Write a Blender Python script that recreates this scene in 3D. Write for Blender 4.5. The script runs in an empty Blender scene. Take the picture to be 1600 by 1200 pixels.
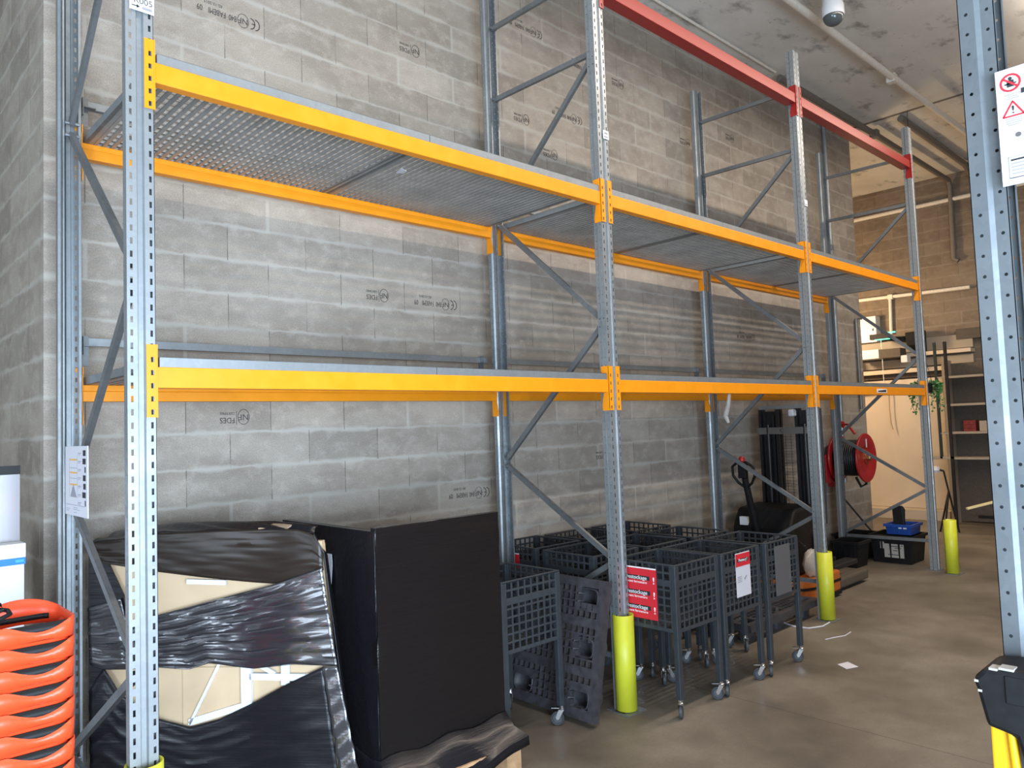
import bpy, math, random
from mathutils import Vector, Matrix
random.seed(7)
PI = math.pi
S = bpy.context.scene
COL = S.collection

# ------------------------------------------------------------------ camera
yaw, pitch, roll = math.radians(46.7), math.radians(3.33), math.radians(-2.06)
CF = Vector((math.cos(yaw) * math.cos(pitch), math.sin(yaw) * math.cos(pitch), math.sin(pitch)))
CR0 = CF.cross(Vector((0, 0, 1))).normalized(); CU0 = CR0.cross(CF)
CR = CR0 * math.cos(roll) + CU0 * math.sin(roll); CU = -CR0 * math.sin(roll) + CU0 * math.cos(roll)
cd = bpy.data.cameras.new('camera'); cam = bpy.data.objects.new('camera', cd); COL.objects.link(cam)
cam.matrix_world = Matrix(((CR.x, CU.x, -CF.x, -0.9354), (CR.y, CU.y, -CF.y, -3.0259), (CR.z, CU.z, -CF.z, 1.7629), (0, 0, 0, 1)))
cd.sensor_width = 36; cd.lens = 1180.7 / 1600 * 36; cd.clip_start = .05; cd.clip_end = 100
S.camera = cam
# ------------------------------------------------------------------ world, exposure
S.view_settings.view_transform = 'Standard'; S.view_settings.look = 'None'
S.view_settings.gamma = 1; S.view_settings.use_curve_mapping = False
S.view_settings.exposure = 0.15
W = bpy.data.worlds.new('world'); S.world = W; W.use_nodes = True
W.node_tree.nodes['Background'].inputs[0].default_value = (.75, .87, 1, 1)
W.node_tree.nodes['Background'].inputs[1].default_value = 1.0


def area(name, loc, d, sx, sy, power, col):
    l = bpy.data.lights.new(name, 'AREA'); l.shape = 'RECTANGLE'; l.size = sx; l.size_y = sy
    l.energy = power; l.color = col
    o = bpy.data.objects.new(name, l); COL.objects.link(o); o.location = loc
    o.rotation_euler = Vector(d).to_track_quat('-Z', 'Z' if abs(d[2]) < .9 else 'Y').to_euler()
    return o


# daylight through the glazed shop front behind the camera
area('daylight_front', (-1.5, -5.15, 1.3), (0.12, 1, -.04), 5.0, 2.1, 780, (.66, .82, 1))
# daylight through the side glazing on the left
area('daylight_side', (-7.85, -2.6, 1.45), (1, .0, -.02), 4.6, 2.2, 370, (.72, .85, 1))
# strip lamps along the aisle
for x, pw in ((.8, 26), (2.9, 52), (5.0, 72), (7.1, 72), (9.2, 72)):
    area('strip_lamp_light', (x, -1.6, 5.52), (0, 0, -1), 2.05, .12, pw, (1, .84, .68))
    area('ceiling_fill_light', (x, -1.6, 5.50), (0, 0, 1), 2.0, .36, 9, (1, .88, .76))  # added upward fill that brightens the ceiling
pl = bpy.data.lights.new('far_lamp_light', 'POINT'); pl.energy = 200; pl.color = (1, .70, .40); pl.shadow_soft_size = .2
plo = bpy.data.objects.new('far_lamp_light', pl); COL.objects.link(plo); plo.location = (11.2, 3.0, 3.3)

# ------------------------------------------------------------------ node helpers / materials
def newmat(name):
    m = bpy.data.materials.new(name); m.use_nodes = True
    nt = m.node_tree; return m, nt, nt.nodes['Principled BSDF']


def N(nt, t, **k):
    n = nt.nodes.new(t)
    for a, b in k.items():
        if a == 'ins':
            for i, v in b.items():
                if hasattr(v, 'links') or hasattr(v, 'is_output'): nt.links.new(v, n.inputs[i])
                else: n.inputs[i].default_value = v
        else: setattr(n, a, b)
    return n


def M_(nt, op, a, b=0.0, c=None):
    d = {0: a, 1: b}
    if c is not None: d[2] = c
    return N(nt, 'ShaderNodeMath', operation=op, ins=d).outputs[0]


def ramp(nt, fac, stops):
    r = N(nt, 'ShaderNodeValToRGB', ins={0: fac}); e = r.color_ramp.elements
    while len(e) < len(stops): e.new(.5)
    for el, (p, c) in zip(e, stops): el.position = p; el.color = (*c, 1)
    return r.outputs[0]


def smooth(nt, v, a, b, o0=0.0, o1=1.0):
    n = N(nt, 'ShaderNodeMapRange', interpolation_type='SMOOTHSTEP', ins={0: v, 1: a, 2: b, 3: o0, 4: o1})
    return n.outputs[0]


def mixc(nt, f, a, b, bt='MIX'):
    n = N(nt, 'ShaderNodeMix', data_type='RGBA', blend_type=bt)
    for i, v in ((0, f), (6, a), (7, b)):
        if hasattr(v, 'is_output'): nt.links.new(v, n.inputs[i])
        else: n.inputs[i].default_value = (*v, 1) if isinstance(v, tuple) and len(v) == 3 else v
    return n.outputs[2]


def noise(nt, vec, scale, detail=3, rough=.55):
    return N(nt, 'ShaderNodeTexNoise', ins={'Vector': vec, 'Scale': scale, 'Detail': detail, 'Roughness': rough}).outputs[0]


def mapping(nt, vec, scale=(1, 1, 1), rot=(0, 0, 0)):
    return N(nt, 'ShaderNodeMapping', ins={'Vector': vec, 'Scale': scale, 'Rotation': rot}).outputs[0]


def objco(nt): return N(nt, 'ShaderNodeTexCoord').outputs['Object']


def plain(name, col, rough=.5, metal=0.0, var=.0, bump=.0, scale=30, coat=0, alpha=1, spec=.5):
    m, nt, p = newmat(name)
    p.inputs['Base Color'].default_value = (*col, 1); p.inputs['Roughness'].default_value = rough
    p.inputs['Metallic'].default_value = metal; p.inputs['Coat Weight'].default_value = coat
    p.inputs['Alpha'].default_value = alpha; p.inputs['Specular IOR Level'].default_value = spec
    oc = objco(nt)
    f = noise(nt, oc, scale, 4)
    if var:
        c = ramp(nt, f, [(.3, tuple(x * (1 - var) for x in col)), (.7, tuple(min(1, x * (1 + var)) for x in col))])
        nt.links.new(c, p.inputs['Base Color'])
    if var:
        r = smooth(nt, f, .2, .8, max(rough - .07, 0.02), min(rough + .07, 1))
        nt.links.new(r, p.inputs['Roughness'])
    if bump:
        b = N(nt, 'ShaderNodeBump', ins={'Strength': bump, 'Distance': .002, 'Height': f}); nt.links.new(b.outputs[0], p.inputs['Normal'])
    return m


def block_mat(name, ax, tint=(1, 1, 1)):
    m, nt, p = newmat(name)
    oc = objco(nt)
    sep = N(nt, 'ShaderNodeSeparateXYZ', ins={0: oc})
    wob = M_(nt, 'MULTIPLY', M_(nt, 'SUBTRACT', noise(nt, oc, 7, 4, .7), .5), .034)
    u = sep.outputs[ax]; z = M_(nt, 'ADD', sep.outputs[2], wob)
    rz = M_(nt, 'DIVIDE', M_(nt, 'ADD', z, .031), .203)
    row = M_(nt, 'FLOOR', rz); fz = M_(nt, 'FRACT', rz)
    par = M_(nt, 'FLOORED_MODULO', row, 2.0)
    uu = M_(nt, 'ADD', M_(nt, 'DIVIDE', M_(nt, 'SUBTRACT', u, .127), .502), M_(nt, 'MULTIPLY', M_(nt, 'SUBTRACT', 1.0, par), .5))
    colm = M_(nt, 'FLOOR', uu); fu = M_(nt, 'FRACT', uu)
    dv = M_(nt, 'MULTIPLY', M_(nt, 'MINIMUM', fu, M_(nt, 'SUBTRACT', 1.0, fu)), .502)
    dh = M_(nt, 'MULTIPLY', M_(nt, 'MINIMUM', fz, M_(nt, 'SUBTRACT', 1.0, fz)), .203)
    bid = N(nt, 'ShaderNodeCombineXYZ', ins={0: colm, 1: row}).outputs[0]
    wn = N(nt, 'ShaderNodeTexWhiteNoise', noise_dimensions='2D', ins={0: bid}).outputs[0]
    def T(c): return tuple(a * b for a, b in zip(c, tint))
    base = ramp(nt, wn, [(0, T((.29, .258, .218))), (.3, T((.345, .305, .258))), (.7, T((.375, .33, .278))), (1, T((.405, .362, .31)))])
    big = noise(nt, mapping(nt, oc, (1, 1, 2.2)), 2.2, 4, .6)
    base = mixc(nt, smooth(nt, big, .38, .68, .0, .6), base, T((.235, .198, .168)))
    med = noise(nt, mapping(nt, oc, (1, 1, 1.3)), 11, 5, .7)
    base = mixc(nt, smooth(nt, med, .45, .75, .0, .45), base, T((.50, .45, .39)))
    fine = noise(nt, oc, 150, 5, .7)
    base = mixc(nt, .75, base, ramp(nt, fine, [(.3, (.33, .33, .33)), (.7, (.66, .66, .66))]), 'OVERLAY')
    wide = noise(nt, mapping(nt, oc, (1, 1, .4)), 4.5, 3)
    hw = smooth(nt, wide, .3, .75, .008, .036)
    mh = M_(nt, 'SUBTRACT', 1.0, smooth(nt, dh, M_(nt, 'MULTIPLY', hw, .1), hw))
    mh = M_(nt, 'MULTIPLY', mh, smooth(nt, noise(nt, oc, 3.1, 2), .3, .55, .35, .85))
    base = mixc(nt, mh, base, T((.435, .405, .362)))
    # dry vertical joints: thin dark, a few filled with mortar
    wn2 = N(nt, 'ShaderNodeTexWhiteNoise', noise_dimensions='2D', ins={0: N(nt, 'ShaderNodeCombineXYZ', ins={0: M_(nt, 'ROUND', uu), 1: row}).outputs[0]}).outputs[0]
    filled = M_(nt, 'GREATER_THAN', wn2, .8)
    mvd = M_(nt, 'MULTIPLY', M_(nt, 'SUBTRACT', 1.0, smooth(nt, dv, .0012, .0036)), M_(nt, 'SUBTRACT', 1.0, filled))
    mvd = M_(nt, 'MULTIPLY', mvd, smooth(nt, noise(nt, oc, 7, 2), .35, .6, .15, .8))
    mvl = M_(nt, 'MULTIPLY', M_(nt, 'SUBTRACT', 1.0, smooth(nt, dv, .006, .015)), filled)
    base = mixc(nt, M_(nt, 'MULTIPLY', mvd, .85), base, (.06, .05, .045))
    base = mixc(nt, M_(nt, 'MULTIPLY', mvl, .6), base, T((.46, .43, .385)))
    nt.links.new(base, p.inputs['Base Color']); p.inputs['Roughness'].default_value = .93
    p.inputs['Specular IOR Level'].default_value = .2
    h = M_(nt, 'ADD', M_(nt, 'MULTIPLY', fine, .5), M_(nt, 'MULTIPLY', mvd, -1.6))
    h = M_(nt, 'ADD', h, M_(nt, 'MULTIPLY', mh, .15))
    b = N(nt, 'ShaderNodeBump', ins={'Strength': .35, 'Distance': .004, 'Height': h})
    nt.links.new(b.outputs[0], p.inputs['Normal'])
    return m


def floor_mat():
    m, nt, p = newmat('polished_concrete'); oc = objco(nt)
    a = noise(nt, oc, 1.1, 5, .62); b = noise(nt, oc, 6, 5, .6); c = noise(nt, oc, 60, 4, .7)
    col = ramp(nt, a, [(.32, (.092, .077, .060)), (.5, (.145, .122, .096)), (.68, (.21, .182, .147))])
    col = mixc(nt, smooth(nt, b, .5, .8, 0, .55), col, (.15, .12, .092))
    col = mixc(nt, .35, col, ramp(nt, c, [(.3, (.36, .36, .36)), (.7, (.62, .62, .62))]), 'OVERLAY')
    sep = N(nt, 'ShaderNodeSeparateXYZ', ins={0: oc})
    jm = None
    for axis, pos in ((0, 3.42), (0, 8.6), (1, -3.6), (0, -1.8)):
        w = M_(nt, 'ADD', sep.outputs[axis], M_(nt, 'MULTIPLY', M_(nt, 'SUBTRACT', b, .5), .006))
        d = M_(nt, 'ABSOLUTE', M_(nt, 'SUBTRACT', w, pos))
        k = M_(nt, 'SUBTRACT', 1.0, smooth(nt, d, .0015, .005))
        jm = k if jm is None else M_(nt, 'MAXIMUM', jm, k)
    col = mixc(nt, M_(nt, 'MULTIPLY', jm, .8), col, (.05, .04, .03))
    sc = noise(nt, mapping(nt, oc, (.35, 9, 1), (0, 0, .12)), 3.3, 3, .5)
    col = mixc(nt, smooth(nt, sc, .74, .8, 0, .25), col, (.47, .42, .35))
    nt.links.new(col, p.inputs['Base Color'])
    nt.links.new(smooth(nt, a, .3, .7, .48, .68), p.inputs['Roughness'])
    bb = N(nt, 'ShaderNodeBump', ins={'Strength': .25, 'Distance': .002, 'Height': c}); nt.links.new(bb.outputs[0], p.inputs['Normal'])
    return m


def ceil_mat():
    m, nt, p = newmat('cast_concrete_ceiling'); oc = objco(nt)
    a = noise(nt, oc, 1.3, 5, .6); b = noise(nt, mapping(nt, oc, (1, 1.6, 1)), 2.1, 6, .65); c = noise(nt, oc, 25, 3)
    col = ramp(nt, a, [(.3, (.58, .555, .51)), (.7, (.72, .69, .63))])
    col = mixc(nt, smooth(nt, b, .54, .70, 0, .72), col, (.20, .18, .155))
    col = mixc(nt, smooth(nt, c, .68, .74, 0, .6), col, (.15, .13, .11))
    sep = N(nt, 'ShaderNodeSeparateXYZ', ins={0: oc})
    d = M_(nt, 'ABSOLUTE', M_(nt, 'SUBTRACT', sep.outputs[0], 9.6))
    col = mixc(nt, M_(nt, 'SUBTRACT', 1.0, smooth(nt, d, .01, .05)), col, (.14, .12, .1))
    nt.links.new(col, p.inputs['Base Color']); p.inputs['Roughness'].default_value = .9
    return m


def galv(name, lo, hi, rough=.38, metal=.8):
    m, nt, p = newmat(name); oc = objco(nt)
    v = N(nt, 'ShaderNodeTexVoronoi', ins={'Vector': oc, 'Scale': 55}).outputs['Color']
    s = N(nt, 'ShaderNodeSeparateColor', ins={0: v}).outputs[0]
    f = M_(nt, 'ADD', M_(nt, 'MULTIPLY', s, .12), M_(nt, 'MULTIPLY', noise(nt, oc, 5, 4), .88))
    c = ramp(nt, f, [(.25, lo), (.8, hi)])
    nt.links.new(c, p.inputs['Base Color']); p.inputs['Metallic'].default_value = metal
    nt.links.new(smooth(nt, f, .2, .9, rough + .08, rough - .06), p.inputs['Roughness'])
    return m


def wrap_mat(name, col, rough, dirx, strength, scale=(2.5, 60), alpha=1.0, coat=.3, spec=.5, dist=.012):
    # stretch film: glossy, with fine pulled ridges running along local x (or z)
    m, nt, p = newmat(name); oc = objco(nt)
    sc = (scale[0], scale[1], scale[1]) if dirx else (scale[1], scale[1], scale[0])
    r1 = noise(nt, mapping(nt, oc, sc, (0, .13 if dirx else 0, 0)), 1.0, 5, .65)
    r2 = noise(nt, mapping(nt, oc, tuple(a * .35 for a in sc), (0, -.18 if dirx else 0, 0)), 1.0, 3, .5)
    r3 = noise(nt, oc, 6, 3)
    h = M_(nt, 'ADD', M_(nt, 'ADD', r1, M_(nt, 'MULTIPLY', r2, 1.2)), M_(nt, 'MULTIPLY', r3, .8))
    b = N(nt, 'ShaderNodeBump', ins={'Strength': strength, 'Distance': dist, 'Height': h}); nt.links.new(b.outputs[0], p.inputs['Normal'])
    p.inputs['Base Color'].default_value = (*col, 1); p.inputs['Roughness'].default_value = rough
    p.inputs['Alpha'].default_value = alpha; p.inputs['Coat Weight'].default_value = coat; p.inputs['Coat Roughness'].default_value = .05 if coat > .9 else .15; p.inputs['Specular IOR Level'].default_value = spec
    return m


m_block = block_mat('grey_block_x', 0)
m_blocky = block_mat('grey_block_y', 1)
m_blockw = block_mat('brown_block_far', 1, (.62, .56, .50))
m_floor = floor_mat(); m_ceil = ceil_mat()
m_galv = galv('galvanised_steel', (.25, .275, .29), (.38, .41, .43), .42, .6)
m_galvd = galv('galvanised_brace', (.17, .182, .19), (.28, .295, .305), .45, .65)
m_galvf = galv('shaded_galvanised_steel', (.10, .115, .125), (.155, .172, .183), .5, .35)  # galvanised steel with shade put into its colour, offsetting strong daylight on the close upright
m_deck = galv('galvanised_deck', (.28, .28, .275), (.44, .45, .445), .45, .5)
m_yel = plain('yellow_enamel', (.84, .285, .005), .42, 0, .05, .05, 12)
m_red = plain('red_enamel', (.29, .017, .016), .32, 0, .0, .0, 3, 0)
m_guard = plain('yellow_guard_plastic', (.58, .60, .035), .42, 0, .06, .1, 8)
m_cart = plain('anthracite_plastic', (.036, .042, .049), .45, 0, .12, .1, 40)
m_cartl = plain('anthracite_tube', (.042, .050, .059), .38, .2, .1, 0, 20)
m_chrome = plain('chromed_steel', (.72, .73, .75), .2, 1)
m_rub = plain('grey_rubber', (.055, .062, .07), .55)
m_blk = plain('black_plastic', (.010, .010, .011), .55, 0, .2, .2, 30, spec=.22)
m_blkm = plain('black_metal', (.022, .021, .023), .4, .3, .2)
m_pal = plain('black_recycled_plastic', (.042, .040, .046), .55, 0, .35, .5, 25)
m_white = plain('white_card', (.80, .80, .81), .6, 0, .02)
m_whitem = plain('white_metal', (.66, .69, .73), .4)
m_paper = plain('white_paper', (.60, .60, .65), .8)
m_lab = plain('aged_label', (.36, .34, .31), .8)
m_ink = plain('dark_ink', (.055, .045, .042), .9)
m_black = plain('black_print', (.02, .02, .025), .7)
m_redp = plain('red_print', (.62, .018, .03), .6)
m_whp = plain('white_print', (.85, .85, .85), .6)
m_greyp = plain('grey_print', (.28, .28, .32), .7)
m_blue = plain('blue_print', (.01, .20, .62), .5)
m_bluec = plain('blue_crate_plastic', (.012, .06, .30), .45, 0, .1)
m_orb = plain('orange_basket_plastic', (.80, .080, .022), .40, 0, .05, 0, 5)
m_orm = plain('orange_paint', (.45, .12, .018), .4, 0, .15, 0, 9)
m_dkgrey = plain('dark_grey_plastic', (.008, .008, .009), .5, spec=.25)
m_ply = plain('pale_plywood', (.56, .42, .265), .6, 0, .1, .1, 3)
m_wood = plain('raw_wood', (.45, .27, .14), .7, 0, .2, .2, 20)
m_cardb = plain('brown_cardboard', (.42, .30, .20), .8, 0, .1)
m_hose = plain('black_hose', (.012, .011, .012), .5)
m_hred = plain('hose_reel_red', (.42, .015, .02), .35, 0, .05)
m_pipe = plain('cream_pipe_paint', (.74, .69, .60), .5, 0, .08)
m_dpipe = plain('dark_grey_pipe', (.16, .14, .12), .6, 0, .15)
m_cream = plain('cream_plaster', (.62, .52, .40), .85, 0, .04, .1, 4)
m_leaf = plain('green_leaf', (.05, .20, .05), .45, 0, .4, 0, 9)
m_dgrn = plain('dark_teal_metal', (.015, .028, .03), .45)
m_shelf = plain('grey_brown_shelf', (.33, .28, .22), .5)
m_dark = plain('dark_brown_panel', (.085, .068, .052), .7, 0, .2)
m_dome = plain('smoked_dome', (.09, .11, .12), .15, .2, 0, 0)
m_brass = plain('brass', (.6, .42, .18), .35, 1)
m_dred = plain('dark_red_plastic', (.16, .018, .015), .45, 0, .3)
m_pyel = plain('yellow_steel', (.85, .46, .01), .4)
m_handle = plain('pale_broom_wood', (.75, .62, .32), .5)
m_film = plain('clear_film', (.66, .62, .58), .25, 0, .1, .8, 14, 0, .55)
m_plexi = plain('smoked_acrylic', (.45, .43, .46), .15, 0, 0, 0, 5, 0, .45)
m_grnl = bpy.data.materials.new('lit_green_sign'); m_grnl.use_nodes = True
_p = m_grnl.node_tree.nodes['Principled BSDF']; _p.inputs['Base Color'].default_value = (.05, .5, .25, 1)
_p.inputs['Emission Color'].default_value = (.1, .9, .45, 1); _p.inputs['Emission Strength'].default_value = 2.2
m_wsil = wrap_mat('film_stretched_shiny', (.02, .02, .026), .2, True, 1, (1.0, 150), 1, 1, 1, .0018)
m_wsilv = wrap_mat('film_edge_shiny', (.03, .03, .035), .15, True, 1, (14, 60), 1, 1, 1, .003)
m_wdark = wrap_mat('film_dark', (.008, .008, .011), .34, True, .3, (1.3, 32), 1, .08, .35)
m_wbrn = wrap_mat('film_brown', (.022, .015, .011), .36, True, .14, (1.0, 9), .93, .1, .3)
m_wbox = wrap_mat('film_box', (.007, .006, .0065), .22, True, .8, (1.1, 46), 1, .15, .4, .004)


# ------------------------------------------------------------------ mesh builder
class MB:
    def __init__(s): s.v = []; s.f = []; s.m = []; s.mi = 0; s.T = None; s.sm = False; s.fs = []
    def _a(s, pts, faces):
        b = len(s.v)
        for p in pts:
            p = Vector(p)
            s.v.append(tuple(s.T @ p) if s.T else tuple(p))
        for f in faces: s.f.append([b + i for i in f]); s.m.append(s.mi); s.fs.append(s.sm)
    def box(s, x0, y0, z0, x1, y1, z1):
        if x0 > x1: x0, x1 = x1, x0
        if y0 > y1: y0, y1 = y1, y0
        if z0 > z1: z0, z1 = z1, z0
        s._a([(x0, y0, z0), (x1, y0, z0), (x1, y1, z0), (x0, y1, z0), (x0, y0, z1), (x1, y0, z1), (x1, y1, z1), (x0, y1, z1)],
             [(0, 3, 2, 1), (4, 5, 6, 7), (0, 1, 5, 4), (1, 2, 6, 5), (2, 3, 7, 6), (3, 0, 4, 7)]); return s
    def quad(s, a, b, c, d): s._a([a, b, c, d], [(0, 1, 2, 3)]); return s
    def prism(s, pts, e):
        """closed polygon of 3D points extruded by vector e"""
        n = len(pts); e = Vector(e); P = [Vector(p) for p in pts]
        nrm = Vector((0, 0, 0))
        for i in range(n): nrm += P[i].cross(P[(i + 1) % n])
        if nrm.dot(e) > 0: P.reverse()
        s._a(P + [p + e for p in P], [tuple(range(n)), tuple(range(2 * n - 1, n - 1, -1))] + [(i, i + n, (i + 1) % n + n, (i + 1) % n) for i in range(n)]); return s
    def tube(s, pts, r, n=8, cap=True):
        P = [Vector(p) for p in pts]; R = r if isinstance(r, (list, tuple)) else [r] * len(P)
        t0 = (P[1] - P[0]).normalized(); up = Vector((0, 0, 1)) if abs(t0.z) < .9 else Vector((1, 0, 0))
        a = t0.cross(up).normalized(); vs = []; k = len(P)
        for i in range(k):
            t = (P[min(i + 1, k - 1)] - P[max(i - 1, 0)]).normalized()
            a = (a - t * a.dot(t)).normalized(); b = t.cross(a)
            for j in range(n):
                w = 2 * PI * j / n; vs.append(P[i] + (a * math.cos(w) + b * math.sin(w)) * R[i])
        fs = [(i * n + j, i * n + (j + 1) % n, (i + 1) * n + (j + 1) % n, (i + 1) * n + j) for i in range(k - 1) for j in range(n)]
        if cap: fs += [tuple(range(n - 1, -1, -1)), tuple((k - 1) * n + j for j in range(n))]
        s._a(vs, fs); return s
    def bar(s, p0, p1, w, h, up=(0, 0, 1)):
        p0, p1 = Vector(p0), Vector(p1); t = (p1 - p0).normalized(); a = t.cross(Vector(up)).normalized(); b = a.cross(t)
        vs = [q + a * (i * w / 2) + b * (j * h / 2) for q in (p0, p1) for i, j in ((-1, -1), (1, -1), (1, 1), (-1, 1))]
        s._a(vs, [(0, 3, 2, 1), (4, 5, 6, 7), (0, 1, 5, 4), (1, 2, 6, 5), (2, 3, 7, 6), (3, 0, 4, 7)]); return s
    def channel(s, p0, p1, w, d, t, out):
        """C channel: web w wide facing 'out', flanges d deep pointing along -out"""
        p0, p1, out = Vector(p0), Vector(p1), Vector(out).normalized()
        ax = (p1 - p0).normalized(); sd = ax.cross(out).normalized()
        s.bar(p0, p1, w, t, out)
        for k in (-1, 1):
            o = sd * (k * (w / 2 - t / 2)) - out * (d / 2)
            s.bar(p0 + o, p1 + o, t, d, out)
        return s
    def lathe(s, prof, c=(0, 0, 0), ax='z', n=20):
        c = Vector(c); vs = []
        for r, h in prof:
            for j in range(n):
                w = 2 * PI * j / n; q = (r * math.cos(w), r * math.sin(w), h)
                if ax == 'y': q = (q[0], h, q[1])
                if ax == 'x': q = (h, q[0], q[1])
                vs.append(c + Vector(q))
        k = len(prof)
        s._a(vs, [(i * n + j, i * n + (j + 1) % n, (i + 1) * n + (j + 1) % n, (i + 1) * n + j) for i in range(k - 1) for j in range(n)]); return s
    def holed(s, o, u, v, ul, rows, hu0, hu1):
        """strip from o: u wide ul, rows = [(v0,v1,hole?)...] hole between hu0..hu1"""
        o, u, v = Vector(o), Vector(u), Vector(v)
        V0, V1 = rows[0][0], rows[-1][1]
        for a, b in ((0, hu0), (hu1, ul)):
            s.quad(o + u * a + v * V0, o + u * b + v * V0, o + u * b + v * V1, o + u * a + v * V1)
        for a, b, h in rows:
            if not h: s.quad(o + u * hu0 + v * a, o + u * hu1 + v * a, o + u * hu1 + v * b, o + u * hu0 + v * b)
            elif h == 'o':
                cu, cv = (hu0 + hu1) / 2, (a + b) / 2; R = (b - a) / 2
                oc = [(cu + R * .86 * math.cos(PI / 8 + k * PI / 4), cv + R * .86 * math.sin(PI / 8 + k * PI / 4)) for k in range(8)]
                sq = [(hu1, cv), (hu1, b), (cu, b), (hu0, b), (hu0, cv), (hu0, a), (cu, a), (hu1, a)]
                pts = [o + u * p + v * q for p, q in oc + sq]
                s._a(pts, [(k, 8 + k, 8 + (k + 1) % 8) if 0 else (k, 8 + (k + 1) % 8, (k + 1) % 8) for k in range(8)] + [(k, 8 + k, 8 + (k + 1) % 8) for k in range(8)])
        return s
    def grid(s, o, u, v, us, vs, solid):
        """cells between cut lists us, vs in plane o,u,v; solid(i,j)"""
        o, u, v = Vector(o), Vector(u), Vector(v); idx = {}
        def vi(i, j):
            if (i, j) not in idx:
                p = o + u * us[i] + v * vs[j]; idx[(i, j)] = len(s.v); s.v.append(tuple(s.T @ p) if s.T else tuple(p))
            return idx[(i, j)]
        for i in range(len(us) - 1):
            for j in range(len(vs) - 1):
                if solid(i, j): s.f.append([vi(i, j), vi(i + 1, j), vi(i + 1, j + 1), vi(i, j + 1)]); s.m.append(s.mi); s.fs.append(s.sm)
        return s
    def build(s, name, mats, parent=None, smooth=False, bevel=0, solid=0, off=0, sub=0, loc=None):
        me = bpy.data.meshes.new(name); me.from_pydata(s.v, [], s.f); me.update()
        mats = mats if isinstance(mats, (list, tuple)) else [mats]
        for m in mats: me.materials.append(m)
        me.polygons.foreach_set('material_index', s.m)
        me.polygons.foreach_set('use_smooth', [bool(smooth or q) for q in s.fs])
        if smooth:
            try: me.set_sharp_from_angle(angle=math.radians(40))
            except Exception: pass
        o = bpy.data.objects.new(name, me); COL.objects.link(o)
        if parent: o.parent = parent
        if loc: o.location = loc
        if solid:
            q = o.modifiers.new('t', 'SOLIDIFY'); q.thickness = solid; q.offset = off
        if bevel:
            q = o.modifiers.new('b', 'BEVEL'); q.width = bevel; q.segments = 2; q.limit_method = 'ANGLE'; q.angle_limit = math.radians(40)
        return o


def thing(name, label, cat, loc=(0, 0, 0), rz=0, group=None):
    o = bpy.data.objects.new(name, None); COL.objects.link(o); o.empty_display_size = .1
    o.location = loc; o.rotation_euler = (0, 0, rz); o['label'] = label; o['category'] = cat
    if group: o['group'] = group
    return o


def tag(o, label, cat, group=None):
    o['label'] = label; o['category'] = cat
    if group: o['group'] = group
    return o


def struct(o): o['kind'] = 'structure'; return o


KIDS = {}
def copy_tree(src, label=None, loc=None, rz=None, group=None, parent=None):
    c = src.copy(); COL.objects.link(c)
    if parent: c.parent = parent; c.matrix_parent_inverse = src.matrix_parent_inverse
    if label: c['label'] = label
    if group: c['group'] = group
    if loc is not None: c.location = loc
    if rz is not None: c.rotation_euler = (0, 0, rz)
    for ch in list(src.children): copy_tree(ch, parent=c)
    return c


def text_mesh(name, body, size, mats, parent, o, xd, zd, ext=.0006, sx=1.0, align='CENTER'):
    """flat lettering: o = centre, xd = reading direction, zd = up direction"""
    cu = bpy.data.curves.new(name, 'FONT'); cu.body = body; cu.size = size; cu.extrude = ext
    cu.align_x = align; cu.align_y = 'CENTER'; cu.resolution_u = 3
    t = bpy.data.objects.new(name, cu); COL.objects.link(t)
    bpy.context.view_layer.update()
    me = bpy.data.meshes.new_from_object(t.evaluated_get(bpy.context.evaluated_depsgraph_get()))
    bpy.data.objects.remove(t); bpy.data.curves.remove(cu)
    xd, zd = Vector(xd).normalized(), Vector(zd).normalized(); nd = xd.cross(zd); o = Vector(o)
    M = Matrix(((xd.x * sx, zd.x, nd.x, o.x), (xd.y * sx, zd.y, nd.y, o.y), (xd.z * sx, zd.z, nd.z, o.z), (0, 0, 0, 1)))
    me.transform(M); me.materials.clear(); me.materials.append(mats); me.name = name
    ob = bpy.data.objects.new(name, me); COL.objects.link(ob)
    if parent: ob.parent = parent
    return ob


def join_text(mb, body, size, o, xd, zd, ext=.0005, sx=1.0):
    """append lettering geometry to a builder"""
    t = text_mesh('t', body, size, m_ink, None, o, xd, zd, ext, sx)
    me = t.data; mb._a([v.co for v in me.vertices], [tuple(p.vertices) for p in me.polygons])
    bpy.data.objects.remove(t); bpy.data.meshes.remove(me)


# ------------------------------------------------------------------ setting
CH = 5.73; WY = 1.30; FX = 12.98
def shell(name, m, x0, y0, z0, x1, y1, z1): return struct(MB().box(x0, y0, z0, x1, y1, z1).build(name, m))
shell('floor', m_floor, -8, -5.5, -.2, 13.2, 6.2, 0)
shell('ceiling', m_ceil, -8, -5.5, CH, 13.2, 6.2, CH + .2)
wb = MB(); wb.box(-.06, WY, 0, 9.93, 6, CH); wall_back = wb.build('wall_back', [m_block, m_blocky]); struct(wall_back)
for p in wall_back.data.polygons:
    if abs(p.normal.x) > .5: p.material_index = 1
wall_far = struct(MB().box(FX, -5.5, 0, FX + .2, 6.2, CH).build('wall_right', m_blockw))
wl = MB()
for q in ((-5.5, 0, -5.0, CH), (-.2, 0, 6.2, CH), (-5.0, 2.6, -.2, CH), (-5.0, 0, -.2, .3)): wl.box(-8.2, q[0], q[1], -8, q[2], q[3])
struct(wl.build('wall_left', m_blocky))
wl = MB()
for y in (-5.0, -3.4, -1.8, -.25): wl.box(-8.12, y, .3, -8.06, y + .05, 2.6)
for z in (.3, 2.55): wl.box(-8.12, -5.0, z, -8.06, -.2, z + .05)
struct(wl.build('window_2', m_whitem))
shell('wall_end', m_block, -8, 6.0, 0, 13.2, 6.2, CH)
wf = MB()
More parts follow.
